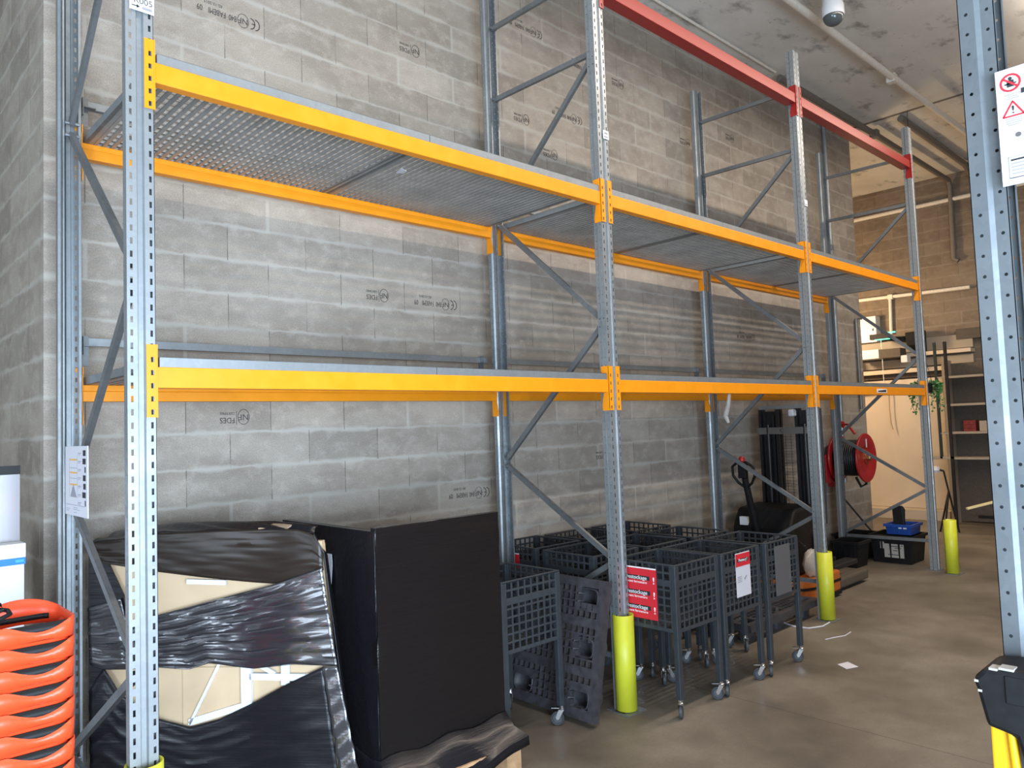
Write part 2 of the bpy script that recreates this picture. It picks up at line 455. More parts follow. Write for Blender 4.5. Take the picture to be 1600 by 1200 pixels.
for b in ((-8, 0, -4.1, CH), (1.1, 0, 13.2, CH), (-4.1, 2.5, 1.1, CH), (-4.1, 0, 1.1, .2)):
    wf.box(b[0], -5.5, b[1], b[2], -5.3, b[3])
struct(wf.build('wall_front', m_block))
wfr = MB()
for x in (-4.1, -2.38, -.66, 1.06): wfr.box(x, -5.42, .2, x + .05, -5.36, 2.5)
for z in (.2, 2.45): wfr.box(-4.1, -5.42, z, 1.1, -5.36, z + .05)
struct(wfr.build('window_1', m_whitem))

# ink stamps on the blocks (printed upside down), children of the wall
def stamp(kind, x, z, s=1.0):
    y = WY - .0012; xd, zd = (-1, 0, 0), (0, 0, -1)
    mb = MB()
    def ring(cx, cz, rx, rz, w, a0=0, a1=2 * PI, n=28):
        for i in range(n):
            a, b = a0 + (a1 - a0) * i / n, a0 + (a1 - a0) * (i + 1) / n
            mb.prism([(cx + rx * math.cos(a), y, cz + rz * math.sin(a)), (cx + rx * math.cos(b), y, cz + rz * math.sin(b)),
                      (cx + (rx - w) * math.cos(b), y, cz + (rz - w) * math.sin(b)), (cx + (rx - w) * math.cos(a), y, cz + (rz - w) * math.sin(a))], (0, -.0006, 0))
    if kind == 'full':
        # reading from right to left because the block is laid upside down
        R = .036 * s
        ring(x + .175 * s, z, .03 * s, R, .006 * s, -PI / 2, PI / 2, 12); ring(x + .145 * s, z, .03 * s, R, .006 * s, -PI / 2, PI / 2, 12)
        mb.box(x + .152 * s, y - .0006, z - .003, x + .175 * s, y, z + .003)
        ring(x + .098 * s, z, .036 * s, .044 * s, .003 * s)
        join_text(mb, 'NF', .05 * s, (x + .098 * s, y, z), xd, zd)
        join_text(mb, 'B40', .05 * s, (x + .033 * s, y, z - .004), xd, zd, sx=.62)
        join_text(mb, 'FABEMI', .05 * s, (x - .062 * s, y, z - .004), xd, zd, sx=.66)
        join_text(mb, '09', .05 * s, (x - .165 * s, y, z - .004), xd, zd, sx=.7)
        join_text(mb, '02-12-2015', .024 * s, (x - .085 * s, y, z + .042 * s), xd, zd)
    else:
        ring(x + .052 * s, z, .036 * s, .046 * s, .0035 * s)
        join_text(mb, 'NF', .05 * s, (x + .052 * s, y, z), xd, zd)
        join_text(mb, 'FDES', .046 * s, (x - .045 * s, y, z - .018 * s), xd, zd, sx=.9)
        join_text(mb, 'CERTIFIEE', .02 * s, (x - .045 * s, y, z + .022 * s), xd, zd)
        mb.box(x + .008 * s, y - .0006, z - .045 * s, x + .0105 * s, y, z + .035 * s)
    o = mb.build('block_stamp', m_ink, wall_back); struct(o)
for k, x, z in (('full', .898, 4.30), ('full', 3.435, 5.10), ('nf', 2.241, 4.53), ('full', 3.91, 4.47), ('nf', 3.358, 4.307), ('nf', 3.688, 4.085),
                ('nf', 1.913, 2.70), ('full', 2.40, 2.685), ('nf', .909, 1.885), ('full', 2.66, 1.29), ('nf', 4.655, 4.986), ('nf', 6.647, 4.941),
                ('full', 6.76, 2.69), ('full', 4.15, 4.98), ('nf', 5.741, 4.674), ('nf', 4.2, 1.5)):
    stamp(k, x, z)

# ------------------------------------------------------------------ pallet racking
L = 2.8; D = 1.092; ZL, ZU, HB, HT = 1.964, 3.163, .081, 5.083
DEPTH_NODES = (.085, 1.005)

def upright_mesh(name, parent, ht=HT):
    mb = MB(); n = int(ht / .05)
    def rows(z0, ph, hh, kind):
        r = []; z = 0.0; k = 0
        while True:
            a = z0 + k * .05 + ph; b = a + hh
            if b > ht - .02: break
            r.append((z, a, False)); r.append((a, b, kind)); z = b; k += 1
        r.append((z, ht, False)); return r
    sl = rows(.01, 0, .024, True); ho = rows(.03, 0, .010, 'o'); ho2 = rows(.03, 0, .010, 'o')
    X = .05
    mb.holed((-X, 0, 0), (1, 0, 0), (0, 0, 1), .036, sl, .010, .019)          # front left strip with slots
    mb.holed((.014, 0, 0), (1, 0, 0), (0, 0, 1), .036, sl, .017, .026)
    for a, b in (((-.014, 0), (-.009, .011)), ((-.009, .011), (.009, .011)), ((.009, .011), (.014, 0))):
        mb.quad((a[0], a[1], 0), (b[0], b[1], 0), (b[0], b[1], ht), (a[0], a[1], ht))
    for sx in (-1, 1):
        mb.holed((sx * X, 0, 0), (0, 1, 0), (0, 0, 1), .036, ho, .013, .023)
        mb.quad((sx * X, .036, 0), (sx * .040, .046, 0), (sx * .040, .046, ht), (sx * X, .036, ht))
        mb.holed((sx * .040, .046, 0), (0, 1, 0), (0, 0, 1), .029, ho2, .009, .019)
        mb.quad((sx * .040, .075, 0), (sx * .030, .075, 0), (sx * .030, .075, ht), (sx * .040, .075, ht))
    return mb.build(name, m_galv, parent, solid=.0018, off=-1)


def frame_parts(root, ht=HT, first=0):
    up = upright_mesh('upright', root, ht); root['_u'] = up.name
    ur = up.copy(); COL.objects.link(ur); ur.parent = root; ur.location = (0, D, 0); ur.rotation_euler = (0, 0, PI)
    f, r = DEPTH_NODES
    segs = [((f, .32), (r, .31), 'h'), ((r, .36), (f, .885), 'd'), ((f, .93), (r, 1.49), 'd'), ((r, 1.545), (f, 2.385), 'd'),
            ((f, 2.45), (r, 3.25), 'd'), ((r, 3.31), (f, 4.14), 'd'), ((f, 4.19), (r, 4.205), 'h'), ((f, 4.735), (r, 4.75), 'h')]
    for (y0, z0), (y1, z1), k in segs:
        mb = MB().channel((-.012, y0, z0), (-.012, y1, z1), .034, .022, .0025, (-1, 0, 0))
        mb.lathe([(0, -.03), (.009, -.03), (.009, .03), (0, .03)], (0, y0, z0), 'x', 8).lathe([(0, -.03), (.009, -.03), (.009, .03), (0, .03)], (0, y1, z1), 'x', 8)
        mb.build('horizontal_brace' if k == 'h' else 'diagonal_brace', m_galvd, root)
    for y in (-.025, D - .11):
        b = MB().box(-.07, y, 0, .07, y + .135, .006)
        b.lathe([(0, .018), (.011, .018), (.011, .006)], (.056, y + .02, 0), 'z', 6)
        b.build('foot_plate', m_galvd, root)


fr_labels = ['tall galvanised rack frame at the left end, nearest, carrying the white load notice',
             'tall galvanised rack frame between the first and second bays, behind the nearest grid carts',
             'tall galvanised rack frame between the second and third bays, beside the stacker',
             'tall galvanised end frame of the rack, farthest along the aisle, beside the hose reel']
G_FR = 'upright frames of the yellow rack'
fr0 = thing('rack_frame', fr_labels[0], 'rack frame', (0, 0, 0), 0, G_FR); frame_parts(fr0); UPN = fr0['_u']; del fr0['_u']
for i in (1, 2, 3): copy_tree(fr0, fr_labels[i], (i * L, 0, 0))


def connector(mb, sx, x):
    """end connector at beam end; sx=+1: beam runs to +x from upright centred at x"""
    e = x + sx * .0535; fx = x + sx * .014
    z0, z1 = -.112, .166
    rows = [(z0, -.106, False)]
    for k in range(5):
        a = -.102 + .0 + k * .05; rows += [(rows[-1][1], a, False), (a, a + .020, True)]
    rows.append((rows[-1][1], z1, False))
    hx = .016 if sx > 0 else abs(e - fx) - .028
    mb.holed((min(fx, e), -.004, 0), (1, 0, 0), (0, 0, 1), abs(e - fx), rows, hx, hx + .012)
    # side plate with the chamfer under the beam and the notch above it
    pts = [(-.004, z0), (.052, z0), (.056, z0 + .03), (.04, -.002), (.05, HB), (.05, .125), (.056, .135), (.056, z1), (-.004, z1)]
    mb.prism([(e, y, z) for y, z in pts], (-sx * .003, 0, 0))
    # hooks, edge return
    mb.box(e - sx * .003, -.006, z0, e, -.002, z1)


def make_beam(label, m, group, h=HB, dp=.05):
    t = thing('rack_beam', label, 'beam', (0, 0, 0), 0, group)
    prof = [(0, 0), (dp, 0), (dp, h * .62), (dp - .008, h * .62), (dp - .008, h), (0, h)]
    b = MB(); b.prism([(.0535, y, z) for y, z in prof], (L - .107, 0, 0))
    b.build('beam_profile', m, t, bevel=.003)
    for sx, x in ((1, 0), (-1, L)):
        c = MB(); connector(c, sx, x); c.build('end_connector', m, t, solid=.003, off=0)
    return t


bays = ['first bay', 'second bay', 'third bay']
G_BM = 'yellow rack beams'
beam0 = None
for lv, z in (('lower', ZL), ('upper', ZU)):
    for i in range(3):
        for side in ('front', 'rear'):
            lab = 'yellow rack beam, %s one of the %s shelf in the %s from the left' % (side, lv, bays[i])
            loc = (i * L, 0, z) if side == 'front' else ((i + 1) * L, D, z); rz = 0 if side == 'front' else PI
            if beam0 is None: beam0 = make_beam(lab, m_yel, G_BM)
            else: copy_tree(beam0, lab, loc, rz)
            if beam0 and len(lab) and side == 'front' and i == 0 and lv == 'lower': beam0.location = loc
ZR = 4.591
rb = make_beam('red top beam of the rack along the aisle, spanning the second bay', m_red, 'red top beams', .09, .095); rb.location = (L, 0, ZR)
copy_tree(rb, 'red top beam of the rack along the aisle, spanning the third bay', (2 * L, 0, ZR), 0)

# decks
def make_deck(label):
    t = thing('steel_deck_panel', label, 'shelf panel', (0, 0, 0), 0, 'galvanised deck panels')
    w = 1.333; b = MB(); n = 34; pt = w / n
    for k in range(n):
        x = k * pt
        b.box(x + .003, .02, 0, x + .019, D - .02, .002)
        b.box(x + .003, .02, .002, x + .005, D - .02, .010); b.box(x + .017, .02, .002, x + .019, D - .02, .010)
    b.build('deck_slats', m_deck, t)
    c = MB(); ny = 18
    for k in range(1, ny): y = k * D / ny; c.box(.001, y, .010, w - .001, y + .003, .028); c.box(.001, y, .026, w - .001, y + .012, .028)
    c.build('cross_bars', m_deck, t)
    e = MB()
    e.box(0, .001, 0, w, .004, .038); e.box(0, D - .004, 0, w, D - .001, .038)
    e.box(0, .001, .036, w, .02, .038); e.box(0, D - .02, .036, w, D - .001, .038)
    e.box(0, .004, 0, .0025, D - .004, .038); e.box(w - .0025, .004, 0, w, D - .004, .038)
    e.box(0, .004, 0, .04, D - .004, .002); e.box(w - .04, .004, 0, w, D - .004, .002)
    e.build('deck_edge', m_galv, t)
    return t


deck0 = None
for lv, z in (('lower', ZL), ('upper', ZU)):
    for i in range(3):
        for k in (0, 1):
            lab = 'galvanised deck panel, %s half of the %s shelf in the %s from the left' % (('left', 'right')[k], lv, bays[i])
            loc = (i * L + .064 + k * 1.337, 0, z + HB)
            if deck0 is None: deck0 = make_deck(lab); deck0.location = loc
            else: copy_tree(deck0, lab, loc)

# rear stop rails
def make_rail(label):
    t = thing('back_stop_rail', label, 'rail', (0, 0, 0), 0, 'galvanised back stop rails')
    MB().channel((.06, 0, .02), (2.74, 0, .02), .038, .028, .003, (0, -1, 0)).build('rail_profile', m_galv, t)
    for x in (.07, 2.67):
        MB().box(x, -.035, -.005, x + .06, -.004, .0).box(x, -.035, -.045, x + .004, .02, .045).box(x, -.008, -.1, x + .03, -.004, .05).build('rail_bracket', m_galvd, t)
    return t
rail0 = None
for lv, z in (('lower', 2.245), ('upper', 3.452)):
    for i in range(3):
        lab = 'galvanised back stop rail along the wall above the %s shelf, %s from the left' % (lv, bays[i])
        if rail0 is None: rail0 = make_rail(lab); rail0.location = (i * L, D + .04, z)
        else: copy_tree(rail0, lab, (i * L, D + .04, z))

# column guards
def make_guard(label, h=.585):
    t = thing('column_guard', label, 'column guard', (0, 0, 0), 0, 'yellow column guards')
    b = MB(); n = 24; a0 = -PI * 1.30; a1 = PI * .30
    ring = [(a0 + (a1 - a0) * k / n) for k in range(n + 1)]
    R = .066; b._a([(R * math.cos(p), R * math.sin(p), z) for p in ring for z in (.01, h)], [(2 * k, 2 * k + 2, 2 * k + 3, 2 * k + 1) for k in range(n)])
    b.build('guard_shell', m_guard, t, smooth=True, solid=.008, off=-1)
    MB().box(-.085, -.085, 0, .085, .04, .006).build('guard_base', m_galvd, t)
    return t
g0 = make_guard('yellow tube guard round the foot of the nearest rack post, beside the orange baskets'); g0.location = (0, .01, 0)
copy_tree(g0, 'yellow tube guard round the second rack post, right of the leaning black pallet', (L, .01, 0))
copy_tree(g0, 'yellow tube guard round the third rack post, in front of the orange stacker', (2 * L, .01, 0))
copy_tree(g0, 'yellow tube guard standing free, last along the aisle beside the end frame of the rack', (8.27, -.18, 0))

# small labels on the posts
def card(name, label, cat, x0, x1, z0, z1, y=-.004, m=None, t=.002):
    o = MB().box(x0, y - t, z0, x1, y, z1).build(name, m or m_white)
    return tag(o, label, cat)
lb = card('location_label', 'white location label with an arrow near the top of the nearest rack post', 'label', -.038, .052, 3.428, 3.53)
text_mesh('label_text', 'R005', .034, m_black, lb, (.012, -.0062, 3.468), (1, 0, 0), (0, 0, 1))
a = MB().box(-.03, -.007, 3.443, -.008, -.006, 3.447); a.prism([(-.012, -.006, 3.437), (0, -.006, 3.445), (-.012, -.006, 3.453)], (0, -.001, 0)); a.build('label_arrow', m_black, lb)
MB().box(.008, -.007, 3.438, .045, -.006, 3.449).build('label_barcode', m_greyp, lb)
lb = card('location_label', 'small white location label on the second rack post, above the upper beams', 'label', 2.795, 2.85, 3.60, 3.655)
text_mesh('label_text', 'R006', .016, m_black, lb, (2.822, -.0062, 3.637), (1, 0, 0), (0, 0, 1)); MB().box(2.80, -.007, 3.610, 2.84, -.006, 3.618).build('label_line', m_greyp, lb)
lb = card('location_label', 'small white location label on the third rack post, above the upper beams', 'label', 5.595, 5.65, 3.66, 3.715)
MB().box(5.60, -.007, 3.67, 5.64, -.006, 3.678).build('label_line', m_greyp, lb)
lb = card('beam_sticker', 'small white and black sticker on the lower yellow beam of the farthest bay', 'sticker', 6.97, 7.22, 1.985, 2.025, y=-.001)
MB().prism([(6.99, -.003, 1.993), (7.20, -.003, 1.993), (7.20, -.003, 2.018), (6.99, -.003, 2.006)], (0, -.0008, 0)).build('sticker_print', m_black, lb)

# load notice on the left frame (faces -x)
ln = MB().box(-.068, .478, 1.452, -.064, .838, 1.752).build('load_notice', m_paper)
tag(ln, 'white load notice plate with a rack diagram fixed to the left end frame', 'sign')
def on_x(name, m, x, y0, y1, z0, z1): return MB().box(x - .001, y0, z0, x, y1, z1).build(name, m, ln)
X = -.068
on_x('diagram_line', m_greyp, X, .762, .765, 1.53, 1.70); on_x('diagram_line', m_greyp, X, .632, .635, 1.53, 1.71)
for z in (1.690, 1.634, 1.583): on_x('diagram_beam', plain('pale_orange_print', (.72, .42, .12), .6), X, .635, .762, z, z + .007)
for z in (1.657, 1.612): on_x('diagram_line', m_greyp, X, .635, .762, z, z + .002)
t = MB(); t.prism([(X, .75, 1.532), (X, .645, 1.532), (X, .70, 1.588)], (-.001, 0, 0)); t.build('diagram_triangle', m_greyp, ln)
for k, z in enumerate((1.722, 1.687, 1.652, 1.617, 1.582, 1.546, 1.512)):
    w = (.04, .045, .015, .04, .035, .05, .012)[k]
    on_x('pictogram', m_black, X, .505, .505 + w, z - .012, z + .012)
    on_x('notice_text', m_greyp, X, .575, .625, z - .002, z + .001); on_x('notice_text', m_greyp, X, .59, .625, z - .008, z - .006)
for z, y0, y1 in ((1.497, .52, .82), (1.486, .64, .70), (1.478, .60, .70), (1.478, .76, .82), (1.466, .65, .69), (1.470, .77, .82)): on_x('notice_text', m_greyp, X, y0, y1, z, z + .002)

# ------------------------------------------------------------------ black wrapped box on pallet
def bulged_box(x0, y0, z0, x1, y1, z1, n, amp, seed):
    """box with rippling film surface"""
    rnd = random.Random(seed); b = MB(); ph = [rnd.uniform(0, 6.28) for _ in range(8)]
    def disp(p, nn):
        s = math.sin(9 * p[2] + 3 * (p[0] + p[1]) + ph[0]) * .5 + math.sin(23 * p[2] - 6 * p[0] + 5 * p[1] + ph[1]) * .3 + math.sin(41 * p[2] + 9 * p[0] + ph[2]) * .15
        return (p[0] + nn[0] * amp * s, p[1] + nn[1] * amp * s, p[2] + nn[2] * amp * s * .6)
    def face(o, u, v, nu, nv, nn):
        o, u, v = Vector(o), Vector(u), Vector(v); P = []
        for i in range(nu + 1):
            for j in range(nv + 1):
                p = o + u * (i / nu) + v * (j / nv); e = 0 if i in (0, nu) or j in (0, nv) else 1
                P.append(disp(p, Vector(nn) * e))
        b._a(P, [(i * (nv + 1) + j, (i + 1) * (nv + 1) + j, (i + 1) * (nv + 1) + j + 1, i * (nv + 1) + j + 1) for i in range(nu) for j in range(nv)])
    dx, dy, dz = x1 - x0, y1 - y0, z1 - z0
    face((x0, y0, z0), (dx, 0, 0), (0, 0, dz), n, 2 * n, (0, -1, 0)); face((x1, y0, z0), (0, dy, 0), (0, 0, dz), n, 2 * n, (1, 0, 0))
    face((x1, y1, z0), (-dx, 0, 0), (0, 0, dz), n, 2 * n, (0, 1, 0)); face((x0, y1, z0), (0, -dy, 0), (0, 0, dz), n, 2 * n, (-1, 0, 0))
    face((x0, y0, z1), (dx, 0, 0), (0, dy, 0), n, n, (0, 0, 1)); face((x0, y0, z0), (0, dy, 0), (dx, 0, 0), n, n, (0, 0, -1))
    return b
t = thing('wrapped_pallet_load', 'tall square load shrouded in black stretch film on a wooden pallet, beside the grid carts', 'wrapped pallet', (1.0, 0, 0))
b = bulged_box(.025, .02, .17, .797, .06, 1.317, 24, .006, 3); b.build('film_cover', m_wbox, t, smooth=True)
b = bulged_box(.022, .03, .17, .062, .95, 1.30, 20, .005, 5); b.build('film_cover', m_wdark, t, smooth=True)
b = bulged_box(.07, .065, .17, .79, 1.03, 1.08, 12, .008, 4); b.build('film_cover', m_wbox, t, smooth=True)
# skirt of film pulled over the pallet corners
sk = MB(); top = [(.02, .015), (.80, .015), (.80, 1.03), (.02, 1.03)]; bot = [(-.0, -.10), (.845, -.105), (.855, 1.05), (-.0, 1.05)]
zs = [.26, .19, .145, .10]; fr = [0, .35, 1.0, 1.03]; NN = 14; rings = []
for z, f in zip(zs, fr):
    ring = []
    for e in range(4):
        a, c = top[e], top[(e + 1) % 4]; a2, c2 = bot[e], bot[(e + 1) % 4]
        for k in range(NN):
            q = k / NN; x = (a[0] + (c[0] - a[0]) * q) * (1 - f) + (a2[0] + (c2[0] - a2[0]) * q) * f; y = (a[1] + (c[1] - a[1]) * q) * (1 - f) + (a2[1] + (c2[1] - a2[1]) * q) * f
            ring.append((x, y, z + (.022 * math.sin(q * 9 + e) - .015 * math.sin(q * PI) * (f > .9) * 2 if z < .15 else .012 * math.sin(q * 15 + e))))
    rings.append(ring)
n = 4 * NN; sk._a([p for r in rings for p in r], [(i * n + j, i * n + (j + 1) % n, (i + 1) * n + (j + 1) % n, (i + 1) * n + j) for i in range(3) for j in range(n)])
sk.build('film_skirt', m_wdark, t, smooth=True, solid=.003)
pw = MB()
for x in (.03, .37, .71): pw.box(x, -.08, 0, x + .1, 1.03, .02); [pw.box(x, y, .02, x + .1, y + .13, .1) for y in (-.08, .42, .90)]
for k in range(6): pw.box(.02, -.085 + k * .195, .118, .82, .02 + k * .195, .138)
for y in (-.085, .42, .90): pw.box(.02, y, .10, .82, y + .13, .118)
pw.build('wooden_pallet', m_wood, t)
nt_ = MB(); 
for k in range(6):
    z0 = .955 + k * .035; f0 = .004 * math.sin(k); f1 = .004 * math.sin(k + 1)
    nt_.prism([(1.009 - f0, .40, z0), (1.009 - f1, .40, z0 + .035), (1.009 - f1, .555, z0 + .035), (1.009 - f0, .555, z0)], (-.0015, 0, 0))
o = nt_.build('paper_note', m_paper); tag(o, 'white paper note with handwriting taped to the side of the black wrapped load', 'note')
text_mesh('handwriting', 'ouche', .05, m_black, o, (1.0005, .47, 1.055), (0, -1, 0), (0, 0, 1), sx=.9); text_mesh('handwriting', 'V', .04, m_black, o, (1.0005, .50, 1.0), (0, -1, .2), (0, .2, 1))

# ------------------------------------------------------------------ torn wrapped flat-pack leaning beside it (local x along its front)
t = thing('torn_wrapped_panels', 'pale plywood panels and white metal parts in torn black stretch film, first bay', 'wrapped panels', (.10, 1.0, 0), math.radians(-48.556))
def poly(name, pts, m, y0, y1, smooth=False, sub=3, amp=.0, seed=1):
    """flat shape in the local x-z plane with thickness y0..y1; subdivided so that it can ripple"""
    b = MB(); b.prism([(x, y0, z) for x, z in pts], (0, y1 - y0, 0)); return b.build(name, m, t, smooth=smooth)
poly('plywood_panel', [(.0, .14), (1.185, .12), (1.10, 1.27), (.0, 1.27)], m_ply, .012, .05)
poly('plywood_panel', [(.02, .10), (1.17, .10), (1.09, 1.25), (.02, 1.26)], m_ply, .052, .085)
poly('plywood_panel', [(.42, .30), (.74, .30), (.74, .70), (.42, .70)], m_ply, .004, .0115)
def bar2(x0, z0, x1, z1, w, d=.012): MB().bar((x0, -.002, z0), (x1, -.002, z1), d, w, (0, 0, 1) if abs(x1 - x0) > abs(z1 - z0) else (1, 0, 0)).build('white_metal_bar', m_whitem, t)
bar2(.45, 1.098, .64, 1.09, .022); bar2(.735, .75, .735, .50, .05, .02); bar2(.75, .66, 1.03, .655, .03, .02); bar2(.615, .74, .455, .44, .012)
bar2(.455, .452, .73, .53, .03); bar2(.92, .75, .92, .62, .04, .01); bar2(.86, 1.10, .93, 1.04, .008); bar2(.78, .72, .87, .67, .02)
def film(name, pts, m, y, relief, nx=46, nz=22, seed=0):
    """rippled film patch bounded by top and bottom polylines: pts=(top list, bottom list) of (x,z)"""
    tp, bt = pts; b = MB(); rnd = random.Random(seed); ph = [rnd.uniform(0, 6.28) for _ in range(9)]
    def at(l, q):
        x = l[0][0] + (l[-1][0] - l[0][0]) * q
        for (xa, za), (xb, zb) in zip(l, l[1:]):
            if xa <= x <= xb: return x, za + (zb - za) * (x - xa) / max(1e-6, xb - xa)
        return l[-1]
    P = []
    for i in range(nx + 1):
        q = i / nx; (xa, za), (xb, zb) = at(tp, q), at(bt, q)
        for j in range(nz + 1):
            w = j / nz; x = xa + (xb - xa) * w; z = za + (zb - za) * w
            d = relief * (math.sin(60 * w + 5 * q + ph[0]) * .3 + math.sin(33 * w - 9 * q + ph[1]) * .4 + math.sin(17 * w + 16 * q + ph[2]) * .4 + math.sin(110 * w + 3 * q + ph[3]) * .15)
            P.append((x, y - abs(d) - .004 * math.sin(w * PI), z))
    b._a(P, [(i * (nz + 1) + j, i * (nz + 1) + j + 1, (i + 1) * (nz + 1) + j + 1, (i + 1) * (nz + 1) + j) for i in range(nx) for j in range(nz)])
    return b.build(name, m, t, smooth=True, solid=.0015)
film('film_band', ([(-.03, 1.285), (.30, 1.325), (.63, 1.335), (1.0, 1.33), (1.07, 1.30), (1.115, 1.22)], [(-.02, 1.215), (.06, 1.19), (.32, 1.146), (.55, 1.115), (.785, 1.09), (.91, 1.08), (1.115, 1.14)]), m_wbrn, -.012, .004, seed=1)
film('film_band', ([(-.03, .99), (.14, 1.03), (.155, .91), (.307, .947), (.566, 1.008), (.877, 1.08), (1.112, 1.155)], [(-.02, .72), (.042, .70), (.153, .70), (.311, .71), (.468, .70), (.562, .726), (.778, .70), (.962, .717), (1.174, .71)]), m_wsil, -.02, .008, 70, 50, seed=2)
film('film_band', ([(-.03, .60), (.042, .71), (.121, .59), (.309, .473), (.465, .435), (.605, .47), (.776, .547), (.945, .634), (1.105, .705)], [(-.02, .06), (.3, .05), (.7, .05), (1.19, .05)]), m_wdark, -.014, .007, 60, 30, seed=4)
poly('film_edge', [(-.035, 1.285), (.065, 1.195), (.142, 1.04), (.15, .90), (.13, .83), (.05, .715), (.0, .60), (-.035, .5)], m_wdark, -.010, -.004)
# shiny end strip, slanting outwards to the floor
b = MB(); P = []
for k in range(40):
    q = k / 39; z = .71 - q * .66; xl = 1.105 + q * .095; xr = 1.174 + q * .125
    for j in range(7):
        w = j / 6; P.append((xl + (xr - xl) * w, -.024 - .006 * abs(math.sin(19 * q + 2.1 * w)) - .004 * math.sin(47 * q + 4 * w), z))
b._a(P, [(i * 7 + j, i * 7 + j + 1, (i + 1) * 7 + j + 1, (i + 1) * 7 + j) for i in range(39) for j in range(6)]); b.build('film_strip', m_wsilv, t, smooth=True, solid=.002)
b = MB()   # end and top of the load
b.quad((1.118, -.012, 1.22), (1.112, .05, 1.2), (1.24, .05, .04), (1.255, -.012, .04)); b.quad((1.07, -.012, 1.30), (1.05, .05, 1.30), (1.112, .05, 1.2), (1.118, -.012, 1.22))
b.build('film_end', m_wdark, t, solid=.003)
b = MB(); P = []
for i in range(31):
    q = i / 30
    for j in range(9):
        w = j / 8; x = -.03 + 1.10 * q
        P.append((x, -.012 + w * (.20 - .14 * q), 1.285 + .045 * min(1, q * 3) - .02 * max(0, q - .8) * 5 + .012 * math.sin(23 * q + 7 * w) * math.sin(w * PI) + .03 * w))
b._a(P, [(i * 9 + j, (i + 1) * 9 + j, (i + 1) * 9 + j + 1, i * 9 + j + 1) for i in range(30) for j in range(8)]); b.build('film_top', m_wdark, t, smooth=True, solid=.002)
MB().box(-.03, -.006, .05, -.02, .22, 1.29).build('film_end', m_wdark, t)
MB().prism([(.80, .0, 1.332), (.93, .0, 1.325), (.95, .05, 1.342), (.85, .06, 1.345)], (0, 0, .006)).build('cardboard_flap', m_cardb, t)
pb = MB()
for x in (.08, .55, 1.0): pb.box(x, .01, 0, x + .09, .2, .1)
pb.build('wooden_block', m_wood, t)

# ------------------------------------------------------------------ grid carts on casters
def make_cart(label):
    t = thing('grid_cart', label, 'cart', (0, 0, 0), 0, 'dark grey grid carts')
    w = .46; z0, z1 = .505, .9
    us = [0, .0275]; 
    for k in range(8): us += [us[-1] + .0395, us[-1] + .051] if k < 7 else [us[-1] + .0395]
    us.append(w)
    vs = [0, .022]; solid_rows = []
    hs = [(.036, .010), (.036, .010), (.036, .010), (.036, .010), (.036, .010), (.017, .038), (.037, .011), (.037, .018)]
    hole_rows = set()
    for h, g in hs: hole_rows.add(len(vs) - 1); vs += [vs[-1] + h, vs[-1] + h + g]
    vs[-1] = z1 - z0
    hole_cols = {1 + 2 * k for k in range(8)}
    def solid(i, j): return not (i in hole_cols and j in hole_rows)
    for o, u in (((0, 0, z0), (1, 0, 0)), ((w, 0, z0), (0, 1, 0)), ((w, w, z0), (-1, 0, 0)), ((0, w, z0), (0, -1, 0))):
        MB().grid(o, u, (0, 0, 1), us, vs, solid).build('side_panel', m_cart, t, solid=.006, off=1)
    fu = [.0 + .46 * k / 21 for k in range(22)]
    MB().grid((0, 0, z0 + .005), (1, 0, 0), (0, 1, 0), fu, fu, lambda i, j: not (i % 2 and j % 2)).build('basket_floor', m_cart, t, solid=.004)
    r = MB()
    for a in ((-.006, -.006, w + .006, .012), (-.006, w - .012, w + .006, w + .006), (-.006, .012, .012, w - .012), (w - .012, .012, w + .006, w - .012)): r.box(a[0], a[1], z1 - .006, a[2], a[3], z1 + .006)
    r.build('rim', m_cart, t, bevel=.003)
    for k, (x, y) in enumerate(((0, 0), (w, 0), (w, w), (0, w))):
        sx, sy = (1 if x == 0 else -1), (1 if y == 0 else -1); x_, y_ = x - sx * .008, y - sy * .008
        MB().box(x_, y_, .115, x_ + sx * .040, y_ + sy * .034, z1 - .004).build('leg', m_cartl, t, bevel=.004)
        cx, cy = x_ + sx * .016, y_ + sy * .016; ang = (.5, 2.3, 3.9, 5.2)[k]; dx, dy = math.cos(ang), math.sin(ang)
        cs = MB(); cs.T = Matrix.Translation((cx, cy, 0)) @ Matrix.Rotation(ang, 4, 'Z')
        cs.lathe([(0, .118), (.014, .118), (.014, .102), (.017, .10), (.017, .09), (0, .09)], (0, 0, 0), 'z', 12)
        for s in (-1, 1): cs.prism([(-.016, s * .013, .093), (.016, s * .013, .093), (.036, s * .013, .05), (.030, s * .013, .034), (.018, s * .013, .036)], (0, s * .002, 0))
        cs.prism([(.0, -.009, .098), (.055, -.012, .10), (.06, .012, .10), (.0, .009, .098)], (0, 0, .004))
        c = cs.build('caster', m_chrome, t)
        wh = MB(); wh.T = Matrix.Translation((cx, cy, 0)) @ Matrix.Rotation(ang, 4, 'Z')
        wh.lathe([(.0, -.010), (.026, -.010), (.030, -.006), (.036, -.011), (.040, -.007), (.040, .007), (.036, .011), (.030, .006), (.026, .010), (0, .010)], (.025, 0, .0405), 'y', 20)
        wh.build('wheel', m_rub, c, smooth=True)
    return t


